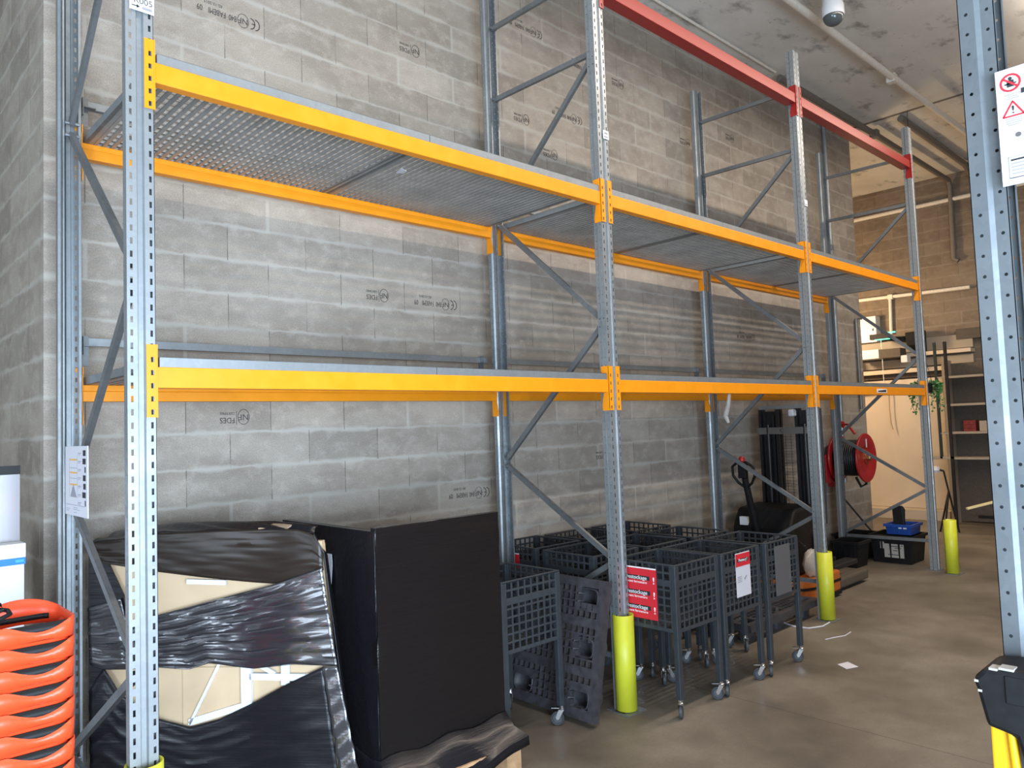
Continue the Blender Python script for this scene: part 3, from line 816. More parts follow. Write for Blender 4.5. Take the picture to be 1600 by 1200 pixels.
cart0 = make_cart('dark grey grid cart, pale in the daylight, alone in front of the leaning black pallet'); cart0.location = (1.915, .145, 0)
carts = [((2.885, -.33), 'dark grey grid cart with the red Destockage sign on its side, at the aisle corner'),
         ((3.385, -.34), 'dark grey grid cart in the aisle row with a red and white price sheet'),
         ((3.915, -.36), 'dark grey grid cart at the far end of the aisle row, with a blank card'),
         ((2.85, .275), 'dark grey grid cart in the middle row, leftmost, behind the corner cart with red stickers'),
         ((3.365, .225), 'dark grey grid cart at the centre of the three by three block of carts'),
         ((3.91, .20), 'dark grey grid cart, rightmost of the middle row in the block of nine'),
         ((2.87, .83), 'dark grey grid cart in the back row against the wall, leftmost, with a red tag'),
         ((3.40, .79), 'dark grey grid cart in the back row against the wall, middle one of three'),
         ((3.94, .77), 'dark grey grid cart in the back row against the wall, rightmost of three')]
for (x, y), lab in carts: copy_tree(cart0, lab, (x, y, 0), random.uniform(-.012, .012))

# red stickers: three in one strip on the left side of the corner cart
def sticker_x(name, label, x, y0, y1, z0, z1, kind):
    o = MB().box(x - .002, y0, z0, x, y1, z1).build(name, m_redp if kind != 'half' else m_paper); tag(o, label, 'sign')
    return o
o = sticker_x('clearance_sign', 'red clearance sign repeating Destockage three times on the corner cart', 2.871, -.205, .06, .562, .874, 'r')
MB().box(2.868, -.205, .866, 2.869, .06, .874).build('sign_edge', m_whp, o)
for z in (.80, .71, .62):
    MB().box(2.868, -.155, z - .004, 2.869, .055, z + .022).build('title_band', m_black, o)
    text_mesh('sign_text', 'Destockage', .034, m_whp, o, (2.8675, -.05, z + .009), (0, -1, 0), (0, 0, 1), sx=1.05)
    text_mesh('sign_text', 'avant fermeture', .021, m_whp, o, (2.8685, -.055, z - .018), (0, -1, 0), (0, 0, 1), sx=1.15)
    text_mesh('sign_text', '!', .058, m_whp, o, (2.8685, -.185, z - .002), (0, -1, 0), (0, 0, 1), sx=1.5)
# price sheet on the second cart
o = MB().box(3.54, -.3505, .60, 3.72, -.3485, .885).build('price_sheet', m_paper); tag(o, 'white price sheet with a red header on the second cart of the aisle row', 'sign')
MB().box(3.54, -.3515, .797, 3.72, -.3505, .879).build('sheet_header', m_redp, o)
MB().box(3.56, -.3525, .826, 3.70, -.3515, .846).build('title_band', m_black, o)
text_mesh('sheet_text', 'Prenez-y !', .027, m_whp, o, (3.63, -.353, .837), (1, 0, 0), (0, 0, 1))
for z in (.728, .717, .706, .695): MB().box(3.555, -.3515, z, 3.61, -.3505, z + .004).build('sheet_text_line', m_greyp, o)
MB().prism([(3.64, -.3505, .715), (3.67, -.3505, .732), (3.675, -.3505, .728), (3.645, -.3505, .70)], (0, -.001, 0)).build('sheet_mark', m_greyp, o)
# red tag on the back left cart
o = MB().box(2.858, .99, .66, 2.860, 1.22, .855).build('red_tag', m_redp); tag(o, 'red tag with white lettering on the back row cart beside the second wall post', 'sign')
for z in (.66, .848): MB().box(2.857, .99, z, 2.858, 1.22, z + .008).build('tag_edge', m_whp, o)
MB().box(2.857, 1.02, .752, 2.858, 1.21, .776).build('title_band', m_black, o)
text_mesh('tag_text', 'Prenez-y !', .036, m_whp, o, (2.8565, 1.10, .764), (0, -1, 0), (0, 0, 1))
# bare grey panel tied to the third cart
o = MB().box(4.02, -.373, .53, 4.24, -.369, .87).build('blank_card', plain('plain_grey_card', (.10, .10, .105), .6)); tag(o, 'blank dark grey card on the end cart of the aisle row', 'sign')

# ------------------------------------------------------------------ plastic pallets
def pallet_mesh(root, m):
    """nestable plastic pallet: deck 1.2 (x) x .8 (y), top at z=.15"""
    A, B, H = 1.2, .8, .15; nx, ny = 26, 17; px, py = A / nx, B / ny
    us = [0] + [v for i in range(nx) for v in (i * px + .010, (i + 1) * px)]; vs = [0] + [v for i in range(ny) for v in (i * py + .010, (i + 1) * py)]
    feet = [(x, y) for x in (.13, .6, 1.07) for y in (.11, .4, .69)]
    def infoot(x, y, g=0): return any(abs(x - a) < .085 + g and abs(y - b) < .062 + g for a, b in feet)
    def solid(i, j):
        if i % 2 == 0 or j % 2 == 0:
            x = (us[i] + us[i + 1]) / 2; y = (vs[j] + vs[j + 1]) / 2; return not infoot(x, y, -.012)
        ci, cj = i // 2, j // 2; x = (ci + .55) * px; y = (cj + .55) * py
        if infoot(x, y, -.012): return False
        if infoot(x, y, .008): return True
        if ci in (0, nx - 1) or cj in (0, ny - 1, 5, 11): return True
        return False
    MB().grid((0, 0, H), (1, 0, 0), (0, 1, 0), us, vs, solid).build('pallet_deck', m, root, solid=.03, off=-1)
    for a, b in feet:
        f = MB(); R = []
        for q, (s, z) in enumerate(((1.0, H), (.9, .06), (.82, 0), (.0, 0))):
            for k in range(20):
                w = 2 * PI * k / 20; c, d = math.cos(w), math.sin(w)
                R.append((a + .080 * s * (abs(c) ** .6) * (1 if c > 0 else -1), b + .057 * s * (abs(d) ** .6) * (1 if d > 0 else -1), z))
        f._a(R, [(q * 20 + k, q * 20 + (k + 1) % 20, (q + 1) * 20 + (k + 1) % 20, (q + 1) * 20 + k) for q in range(3) for k in range(20)])
        f.build('hollow_foot', m, root, smooth=True, solid=.004)
    e = MB(); e.box(-.004, -.004, H - .055, A + .004, .0, H).box(-.004, B, H - .055, A + .004, B + .004, H).box(-.004, 0, H - .055, 0, B, H).box(A, 0, H - .055, A + .004, B, H)
    e.build('pallet_rim', m, root)
t = thing('plastic_pallet', 'black plastic pallet lying flat on the floor behind the end cart of the aisle row', 'pallet', (4.50, .12, 0), 0, 'black plastic pallets'); pallet_mesh(t, m_pal)
t2 = copy_tree(t, 'black plastic pallet leaning on its long edge behind the single cart', (0, 0, 0))
# long edge on the floor along y, deck facing -x and tilted back
ang = math.radians(12.5)
ex = Vector((.0, 1, 0)); ey = Vector((math.sin(ang), 0, math.cos(ang))); ez = ex.cross(ey)
if ez.x > 0: ex = -ex; ez = ex.cross(ey)
zt = .15; org = Vector((2.43, 1.17 if ex.y < 0 else -.03, 0)) - ez * zt
t2.matrix_world = Matrix(((ex.x, ey.x, ez.x, org.x), (ex.y, ey.y, ez.y, org.y), (ex.z, ey.z, ez.z, org.z + .036), (0, 0, 0, 1)))

# ------------------------------------------------------------------ stacker
t = thing('pallet_stacker', 'orange and black electric pallet stacker parked under the rack behind the third post', 'stacker', (.33, .19, 0))
b = MB()
pts = []
for k in range(9): w = PI / 2 * k / 8; pts.append((5.56 + .16 * (1 - math.sin(w)) , .12 + .16 * (1 - math.cos(w)), .05))
prof = [(5.50, .30, .05), (5.56, .17, .05), (5.68, .12, .05), (6.25, .12, .05), (6.25, .98, .05), (5.68, .98, .05), (5.56, .93, .05), (5.50, .80, .05)]
b.prism(prof, (0, 0, .20)); b.build('orange_chassis', m_orm, t, bevel=.02)
b = MB(); b.prism([(x - .006 if x < 6 else x, y + (-.006 if y < .5 else .006), .02) for x, y, z in prof], (0, 0, .035)); b.prism([(x - .003 if x < 6 else x, y + (-.003 if y < .5 else .003), .145) for x, y, z in prof], (0, 0, .025)); b.build('black_bumper', m_blk, t)
b = MB(); b.prism([(5.62, .27, .25), (5.58, .27, .7), (5.70, .27, .88), (6.10, .27, .90), (6.16, .27, .25)], (0, .62, 0)); b.build('motor_cover', m_blk, t, bevel=.03)
MB().box(6.0, .205, .25, 6.16, .262, .62).build('side_fairing', m_orm, t, bevel=.02)
MB().box(5.572, .72, .72, 5.612, .80, .80).build('white_decal', m_white, t)
for s in (.17, .82):
    MB().box(6.2, s, .03, 7.05, s + .12, .13).build('straddle_leg', m_dark, t, bevel=.02)
for s in (.36, .60): MB().box(6.3, s, .14, 7.25, s + .15, .19).build('fork', m_blkm, t, bevel=.01)
for y0, y1 in ((.65, .87), (.25, .47)):
    b = MB(); b.box(6.18, y0, .1, 6.28, y0 + .03, 1.86).box(6.18, y1 - .03, .1, 6.28, y1, 1.86).box(6.22, y0, .1, 6.24, y1, 1.84).box(6.19, y0 + .05, .1, 6.27, y0 + .075, 1.80).box(6.19, y1 - .075, .1, 6.27, y1 - .05, 1.80)
    b.build('mast_column', m_blkm, t)
    MB().tube([(6.17, (y0 + y1) / 2, .3), (6.17, (y0 + y1) / 2, 1.7)], .022, 10).build('lift_cylinder', m_blkm, t, smooth=True)
MB().box(6.15, .25, 1.60, 6.17, .87, 1.67).build('mast_crossbar', plain('grey_painted_bar', (.13, .12, .11), .5), t)
MB().box(6.19, .25, 1.86, 6.28, .87, 1.90).build('mast_top', plain('grey_top_bar', (.22, .21, .2), .5), t)
MB().box(6.10, .44, 1.78, 6.18, .50, 1.85).build('headlamp', m_whitem, t, bevel=.015)
text_mesh('mast_mark', 'C', .06, m_black, t, (6.148, .60, 1.635), (0, -1, 0), (0, 0, 1))
b = MB()
for k in range(24): z = .88 + k * .03; b.box(6.145, .48, z, 6.148, .64, z + .0025)
for y in (.50, .56, .62): b.box(6.144, y, .86, 6.148, y + .003, 1.6)
b.build('mast_guard_mesh', m_blkm, t)
b = MB(); b.tube([(6.21, .21, 1.85), (6.20, .20, 1.2), (6.2, .21, .7)], .012, 8)
b.build('hydraulic_hose', m_hose, t, smooth=True)
b = MB(); b.tube([(5.60, .62, .60), (5.48, .62, .95), (5.40, .62, 1.20)], [.035, .033, .03], 10); b.build('tiller_arm', m_blk, t, smooth=True)
b = MB()
for s in (-1, 1): b.tube([(5.42, .62, 1.10), (5.405, .62 + s * .07, 1.15), (5.385, .62 + s * .115, 1.22), (5.37, .62 + s * .11, 1.31), (5.36, .62 + s * .05, 1.35), (5.365, .62, 1.355)], .014, 8)
b.box(5.345, .58, 1.20, 5.40, .66, 1.36); b.build('tiller_head', m_blk, t, bevel=.006)
MB().lathe([(0, .055), (.018, .052), (.030, .035), (.032, .01), (.026, 0), (0, 0)], (5.36, .62, 1.355), 'z', 14).build('red_button', m_hred, t, smooth=True)
o = MB(); o.sm = True
rnd = random.Random(5); P = []
for i in range(9):
    for j in range(14):
        th = PI * i / 8; w = 2 * PI * j / 14; r = 1 + rnd.uniform(-.13, .13)
        P.append((6.10 + .15 * r * math.sin(th) * math.cos(w), .30 + .06 * r * math.sin(th) * math.sin(w) + .06, .378 + .125 * r * math.cos(th)))
o._a(P, [(i * 14 + j, i * 14 + (j + 1) % 14, (i + 1) * 14 + (j + 1) % 14, (i + 1) * 14 + j) for i in range(8) for j in range(14)])
o = o.build('plastic_bag', m_film); tag(o, 'crumpled translucent plastic bag on the orange base of the stacker', 'bag')
pts = [(5.98 + .009 * k, .452 + .006 * math.cos(k * 1.5) - .002 * k, .60 - .006 * k + .02 * math.sin(k * 1.5)) for k in range(30)]
tag(MB().tube(pts, .005, 5).build('coiled_cable', m_hose), 'black coiled cable hanging over the plastic bag on the stacker', 'cable')
b = MB().tube([(5.28, .30, .006), (5.20, .12, .006), (5.22, .0, .006), (5.35, -.06, .006), (5.5, -.05, .006)], .006, 6)
tag(b.build('white_strap', m_paper), 'thin white packing strap on the floor in front of the third post guard', 'strap')

# ------------------------------------------------------------------ crates by the end frame
def open_crate(name, label, x0, y0, x1, y1, h, m, z=0, group=None, taper=.03):
    t = thing(name, label, 'crate', (x0, y0, z), 0, group); w, d = x1 - x0, y1 - y0; a = taper
    b = MB()
    B = [(a, a, 0), (w - a, a, 0), (w - a, d - a, 0), (a, d - a, 0)]; T = [(0, 0, h), (w, 0, h), (w, d, h), (0, d, h)]
    b._a(B + T, [(3, 2, 1, 0)] + [(i, (i + 1) % 4, 4 + (i + 1) % 4, 4 + i) for i in range(4)])
    b.build('crate_body', m, t, solid=.008, off=-1)
    r = MB(); e = .018
    for q in ((-e, -e, w + e, 0), (-e, d, w + e, d + e), (-e, 0, 0, d), (w, 0, w + e, d)): r.box(q[0], q[1], h - .03, q[2], q[3], h)
    for k in range(5):
        y = d * (.1 + .2 * k); r.prism([(a * .7, y, .02), (a * .7, y + .015, .02), (0, y + .015, h - .03), (0, y, h - .03)], (-.012, 0, 0))
    r.build('crate_rim', m, t)
    return t
cr = open_crate('storage_crate', 'large black plastic crate with a torn white label at the end frame of the rack', 8.50, .30, 8.96, .78, .33, m_blk, 0, 'black crates')
MB().box(8.506, .40, .07, 8.509, .62, .23).build('crate_label', m_lab, cr, loc=(-8.50, -.30, 0))
MB().box(8.5045, .62, .17, 8.5075, .665, .25).build('crate_label', m_lab, cr, loc=(-8.50, -.30, 0))
for y0, y1, z in ((.44, .55, .20), (.43, .50, .18), (.45, .58, .10), (.47, .52, .15), (.41, .43, .21)): MB().box(8.5045, y0, z, 8.506, y1, z + .008).build('label_print', m_black, cr, loc=(-8.50, -.30, 0))
open_crate('storage_crate', 'black plastic crate behind the labelled one, at the foot of the rear end post', 8.50, .84, 8.98, 1.22, .30, m_blk, 0, 'black crates')
open_crate('storage_crate', 'black plastic crate between the third post and the crates at the end frame', 7.96, .70, 8.29, 1.00, .30, m_blk, 0, 'black crates')
bc = open_crate('blue_crate', 'small blue plastic crate lying on top of the labelled black crate', 8.58, .33, 8.90, .62, .12, m_bluec, .335, None, .01)
MB().box(-.006, .05, .07, -.003, .14, .085).build('crate_label', m_white, bc)
o = MB().prism([(8.66, .44, .34), (8.66, .55, .34), (8.70, .575, .62), (8.70, .56, .66), (8.70, .47, .66), (8.70, .44, .62)], (.04, 0, 0)).build('upright_panel', m_blk); tag(o, 'upright black plastic panel standing in the blue crate', 'panel')
o = MB().tube([(8.91, 1.28, .75), (9.10, .78, .012)], .012, 8).build('dark_rod', m_hose); tag(o, 'dark rod leaning against the block wall under the hose reel', 'rod')

# ------------------------------------------------------------------ hose reel on the wall
t = thing('fire_hose_reel', 'red fire hose reel with black hose on the block wall past the end frame', 'hose reel', (8.72, 1.293, 1.235))
for y, nm in ((-.10, 'rear_disc'), (-.44, 'front_disc')):
    MB().lathe([(0, y + .012), (.30, y + .012), (.305, y + .006), (.305, y - .006), (.30, y - .012), (.16, y - .012), (.15, y - .004), (.07, y - .004), (.06, y - .02), (0, y - .02)], (0, 0, 0), 'y', 40).build(nm, m_hred, t, smooth=True)
b = MB(); 
for k in range(12): 
    y = -.425 + k * .026; b.lathe([(.205, y - .013), (.222, y - .010), (.228, y), (.222, y + .010), (.205, y + .013)], (0, 0, 0), 'y', 32)
b.build('hose_coil', m_hose, t, smooth=True)
b = MB().lathe([(0, -.50), (.03, -.50), (.035, -.49), (.035, -.46), (.075, -.455), (.075, -.445), (0, -.445)], (0, 0, 0), 'y', 20); b.build('hub', m_brass, t, smooth=True)
MB().box(-.01, -.456, .13, .015, -.4525, .235).build('reel_label', m_white, t)
MB().box(-.12, -.07, -.36, .1, 0, -.30).box(-.30, -.075, -.30, -.10, -.03, .05).build('wall_bracket', m_hred, t)
b = MB().tube([(.05, -.3, .30), (.09, -.2, .42), (.1, -.08, .42), (.1, -.03, .6), (.1, -.03, .8)], .016, 8); b.lathe([(0, -.03), (.045, -.03), (.045, -.02), (0, -.02)], (.13, -.1, .42), 'y', 12); b.build('supply_pipe', m_hred, t, smooth=True)
b = MB().tube([(.0, -.42, -.22), (.06, -.40, -.33), (.0, -.36, -.36), (-.06, -.33, -.24)], .016, 8); b.build('hose_end', m_hose, t, smooth=True)

# pipes on the walls and ceiling
def pipe(name, label, pts, r, m, n=10, clips=()):
    t = thing(name, label, 'pipe', pts[0]); o = Vector(pts[0])
    MB().tube([Vector(p) - o for p in pts], r, n).build('pipe_run', m, t, smooth=True)
    for c in clips:
        c = Vector(c) - o; MB().box(c.x - r * 1.3, c.y - r * 1.3, c.z - r * 1.3, c.x + r * 1.3, c.y + r * 1.3, c.z + r * 1.3).build('pipe_clip', m, t, bevel=.004)
    return t
pipe('ceiling_pipe', 'cream painted pipe running under the ceiling along the aisle', [(-2, .03, 5.55), (12.9, -.02, 5.55)], .036, m_pipe, 12, [(x, .015, 5.55) for x in (2.2, 5.2, 8.0)])
pipe('wall_conduit', 'thin pale conduit along the ceiling above the red beam', [(-1, .95, 5.70), (7.1, .94, 5.70)], .014, m_pipe)
pipe('dark_ceiling_pipe', 'dark pipe under the far ceiling turning down the far wall', [(7.1, .90, 5.62), (9.7, .88, 5.61), (12.85, .90, 5.60), (12.92, .90, 5.5), (12.92, .92, 4.3), (12.92, .85, 4.25)], .04, m_dpipe, 10, [(9.75, .88, 5.61)])
pipe('far_ceiling_shadow', 'brown tube standing in for a pipe shadow on the far ceiling, nearer the aisle', [(9.65, .50, 5.68), (12.4, .52, 5.66), (12.9, .52, 5.5)], .045, m_dpipe)  # cast shadow of the ceiling pipe, built as a dark tube
pipe('upper_far_wall_pipe', 'cream pipe across the far wall, higher of the two', [(12.93, 3.4, 5.29), (12.93, -1.0, 5.29)], .035, m_pipe)
pipe('lower_far_wall_pipe', 'cream pipe across the far wall above the electrical cabinet', [(12.93, 2.6, 3.83), (12.93, .72, 3.79)], .032, m_pipe, 10, [(12.93, 1.95, 3.81)])
pipe('drop_pipe', 'thin cream pipe dropping down the far wall to the green exit sign', [(12.93, 1.96, 3.8), (12.93, 1.98, 3.16)], .028, m_pipe)
pipe('vertical_wall_pipe', 'bright galvanised pipe running up the block wall beside the rear end post', [(9.0, 1.25, .9), (9.0, 1.25, 5.7)], .028, m_galv, 10, [(9.0, 1.26, 4.0)])
pipe('reel_feed_pipe', 'thin grey pipe on the block wall corner running down to the hose reel', [(9.74, 1.2, 3.10), (9.70, 1.265, 3.10), (9.70, 1.265, 1.85)], .02, m_galvd)

# dome camera
t = thing('dome_camera', 'white tube camera housing with a smoked dome hanging from the ceiling', 'camera', (5.72, -.31, CH))
MB().lathe([(0, 0), (.10, 0), (.10, -.02), (.085, -.03), (.085, -.30), (.093, -.32), (.093, -.40), (.088, -.41), (0, -.41)], (0, 0, 0), 'z', 28).build('housing', m_whitem, t, smooth=True)
MB().lathe([(.088, -.40)] + [(.088 * math.cos(w * PI / 16), -.41 - .085 * math.sin(w * PI / 16)) for w in range(0, 8)] + [(0.0, -.495)], (0, 0, 0), 'z', 28).build('dome', m_dome, t, smooth=True)

# strip lamps
lamp0 = None
for i, x in enumerate((.8, 2.9, 5.0, 7.1, 9.2)):
    lab = 'long white ceiling strip lamp over the aisle, number %d along' % (i + 1)
    lab = ['long white ceiling strip lamp over the aisle, nearest the shop front', 'long white ceiling strip lamp over the aisle opposite the first bay', 'long white ceiling strip lamp over the aisle opposite the second bay', 'long white ceiling strip lamp over the aisle opposite the third bay', 'long white ceiling strip lamp over the aisle past the rack end'][i]
    if not lamp0:
        lamp0 = thing('ceiling_light', lab, 'lamp', (x, -1.6, CH), 0, 'aisle strip lamps')
        MB().box(-1.02, -.05, -.16, 1.02, .05, -.10).build('lamp_body', m_whitem, lamp0, bevel=.005)
        MB().box(-.6, -.01, -.10, -.58, .01, 0).box(.58, -.01, -.10, .6, .01, 0).build('hanger', m_galvd, lamp0)
    else: copy_tree(lamp0, lab, (x, -1.6, CH))

# ------------------------------------------------------------------ far end of the hall
door = MB().box(FX - .05, 1.10, .16, FX - .01, 5.0, 2.14).build('door_1', m_cream); struct(door)
struct(MB().box(FX - .35, 1.15, 0, FX - .01, 5.0, .155).build('trim_1', plain('pale_kerb', (.50, .43, .34), .8)))
t = thing('shutter_box', 'pale slatted shutter housing above the lit doorway in the far wall', 'shutter', (FX, 0, 2.15))
for z, h, d, m in ((.02, .06, .16, m_dark), (.10, .10, .22, m_cream), (.23, .07, .14, m_dark), (.31, .07, .26, m_cream), (.41, .14, .12, m_shelf), (.58, .06, .24, m_cream), (.66, .22, .10, m_shelf)):
    MB().box(-d, .72, z, -.01, 5.0, z + h).build('shutter_slat', m, t)
t = thing('control_unit', 'white and dark box with a vent fixed above the shutter on the far wall', 'wall unit', (FX - .275, 1.9, 2.72))
MB().box(-.28, .12, 0, 0, .52, .16).build('unit_body', m_whitem, t, bevel=.01); MB().box(-.27, -.22, 0, 0, .12, .15).build('unit_grille', m_dark, t)
for y in (.62, -.32): MB().box(-.26, y, -.02 if y > 0 else -.1, -.1, y + .1, .08 if y > 0 else .02).build('junction_box', m_whitem, t, bevel=.005)
t = thing('electrical_cabinet', 'white electrical cabinet on the far wall beside the green exit sign', 'cabinet', (FX, 2.17, 3.04))
MB().box(-.2, 0, 0, 0, .46, .46).build('cabinet_body', m_whitem, t, bevel=.008)
MB().box(-.206, .31, .04, -.2, .335, .42).build('cabinet_gap', m_black, t); MB().box(-.22, .05, .2, -.2, .06, .24).build('cabinet_handle', m_black, t); MB().box(-.204, .34, .02, -.2, .45, .44).build('cabinet_door', m_whitem, t)
t = thing('exit_sign', 'small green lit exit sign projecting from the far wall', 'sign', (FX - .5, 1.86, 3.05))
MB().box(-.04, -.01, .0, .04, .30, .09).build('sign_body', m_black, t); MB().box(-.035, -.005, -.012, .035, .22, .0).build('light_panel', m_grnl, t); MB().box(0, -.1, .09, .03, .02, .11).build('light_edge', m_grnl, t); MB().box(.04, .13, .05, .48, .17, .08).build('bracket', m_black, t)
t = thing('heater_unit', 'black wedge shaped unit fixed to the far wall beside the exit sign', 'heater', (FX - .115, 1.0, 2.78))
MB().prism([(0, .40, 0), (-.30, .40, .12), (-.34, .40, .34), (0, .40, .38)], (0, .22, 0)).build('unit_body', m_blk, t, bevel=.01)
MB().prism([(-.1, .62, .18), (-.1, .62, .30), (-.12, 1.05, .31), (-.12, 1.05, .27)], (-.05, 0, 0)).build('unit_arm', m_blk, t)
o = MB().tube([(12.48, 1.99, 3.055), (12.48, 1.985, 2.2)], .006, 5).build('pull_cord', m_white); tag(o, 'thin white pull cord hanging in front of the shutter', 'cord')
o = MB().tube([(12.84, 2.05, 2.172), (12.84, 2.055, 1.85), (12.84, 2.045, 1.62), (12.84, 2.02, 1.50)], .009, 5).build('frayed_cord', m_cardb); tag(o, 'brown frayed cord hanging in front of the lit doorway', 'cord')
struct(MB().box(FX - .12, -5.3, 2.95, FX, .95, 3.12).build('trim_2', m_dark))
# shelving at the far right
t = thing('metal_shelving', 'tall metal shelving with pale shelves and a dark back at the far wall', 'shelving', (12.3, .2, 0))
MB().box(.36, -.7, .02, .40, .80, 2.55).build('back_panel', m_dark, t)
MB().box(.0, .80, 0, .40, .83, 2.6).build('side_panel', m_shelf, t)
for z, y1 in ((1.02, 1.12), (1.42, .86), (1.86, .86), (2.30, .84)): MB().box(-.02, -.7, z, .36, y1, z + .035).build('shelf', m_shelf, t)
for y in (-.70, .78): MB().box(-.03, y, 0, .0, y + .03, 2.6).build('post', m_shelf, t)
MB().box(-.02, -.7, .12, .02, .45, .16).build('bottom_rail', m_blk, t)
t = thing('black_post_frame', 'pair of slim dark posts standing in front of the shelving beside the plant', 'frame', (12.0, .9, 0))
MB().box(-.02, .10, 1.05, .02, .135, 2.86).build('short_post', m_dgrn, t); MB().box(-.02, -.05, 0, .02, -.01, 2.86).build('long_post', m_blkm, t)
MB().box(-.02, -.05, 1.05, .02, .4, 1.08).build('crossbar', m_shelf, t); MB().box(-.02, -.01, 2.3, .02, .10, 2.32).box(-.02, -.01, 1.86, .02, .10, 1.88).box(-.02, -.01, 1.43, .02, .10, 1.45).build('rung', m_shelf, t)
for y0, z0, h, w, m, lab in ((.62, 1.455, .17, .17, m_dred, 'small dark red box of goods on the upper pale shelf of the far shelving'), (.42, 1.455, .16, .15, m_shelf, 'grey carton next to the dark red box on the far shelving'), (.30, 1.055, .32, .03, m_pipe, 'thin pale bottle standing on the long shelf of the far shelving')):
    b = MB().box(12.36, y0, z0, 12.36 + min(w, .15), y0 + w, z0 + h); 
    if m is m_dred: b.box(12.355, y0 + .01, z0 + .05, 12.36, y0 + w - .01, z0 + .06).box(12.355, y0 + .01, z0 + .11, 12.36, y0 + w - .01, z0 + .12)
    tag(b.build('shelf_goods', m, None, bevel=.006), lab, 'goods', 'goods on the far shelving')
t = thing('work_lamp_stand', 'spindly black stand with a crumpled white head in front of the doorway', 'stand', (11.4, .80, 0))
MB().tube([(0, .02, .9), (0, -.03, .6), (0, .12, 0)], .014, 6).tube([(0, -.03, .6), (.05, -.12, 0)], .014, 6).tube([(0, .02, .9), (0, .10, .92)], .016, 6).tube([(0, -.03, .6), (-.2, .0, 0)], .014, 6).build('stand_legs', m_blkm, t)
MB().lathe([(0, .10), (.05, .09), (.07, .04), (.05, 0), (0, 0)], (0, .13, .87), 'z', 8).build('stand_head', m_whitem, t)
o = MB().bar((8.75, -.22, .66), (9.25, -.62, .78), .03, .022).build('pale_batten', m_handle); tag(o, 'pale wooden batten sticking out across the aisle above the free standing guard', 'batten')
o.location = (0, 0, 0)
bt = MB().bar((9.02, -.43, 0), (9.02, -.43, .71), .02, .02, (1, 0, 0)).build('batten_stand', m_blkm); tag(bt, 'thin dark stand holding the pale wooden batten', 'stand')

# hanging plant
t = thing('trailing_plant', 'green trailing plant hanging in a pot behind the end post of the rack', 'plant', (9.6, .40, 2.0))
rnd = random.Random(11)
MB().lathe([(0, .02), (.07, .02), (.085, .14), (.075, .14), (.06, .03), (0, .03)], (0, 0, 0), 'z', 16).build('pot', m_blk, t, smooth=True)
MB().tube([(0, .08, .14), (0, 0, .55), (0, -.08, .14)], .004, 5).tube([(0, 0, .55), (0, 0, 3.72)], .004, 5).build('hanger', m_blkm, t)
lf = MB(); st = MB()
for k in range(15):
    a = rnd.uniform(0, 2 * PI); l = rnd.uniform(.15, .50); r0 = .06; pts = []
    for q in range(9):
        w = q / 8; r = r0 + .10 * math.sin(min(1, w * 2) * PI / 2) * rnd.uniform(.8, 1.1)
        pts.append((r * math.cos(a), r * math.sin(a) * 1.0, .14 + .05 * math.sin(w * PI) - l * max(0, w - .15)))
    st.tube(pts, .003, 4)
    for p in pts:
        for _ in range(3):
            c = Vector(p) + Vector((rnd.uniform(-.03, .03), rnd.uniform(-.03, .03), rnd.uniform(-.03, .03))); d = Vector((rnd.uniform(-1, 1), rnd.uniform(-1, 1), rnd.uniform(-1, .2))).normalized() * .034
            e = d.cross(Vector((rnd.uniform(-1, 1), rnd.uniform(-1, 1), .3))).normalized() * .014
            lf._a([c, c + d * .5 + e, c + d, c + d * .5 - e], [(0, 1, 2, 3)])
st.build('stems', m_leaf, t); o = lf.build('leaves', m_leaf, t, solid=.001); o['kind'] = 'stuff'

# far lamp that lights the doorway (round the corner)
t = thing('corner_light', 'warm lamp fixed round the corner of the block wall', 'lamp', (11.2, 3.0, CH))
MB().tube([(0, 0, 0), (0, 0, -2.15)], .008, 6).build('lamp_cord', m_black, t); MB().lathe([(.0, -2.1), (.06, -2.12), (.16, -2.2), (.155, -2.2), (.0, -2.14)], (0, 0, 0), 'z', 20).build('lamp_shade', m_whitem, t, smooth=True)

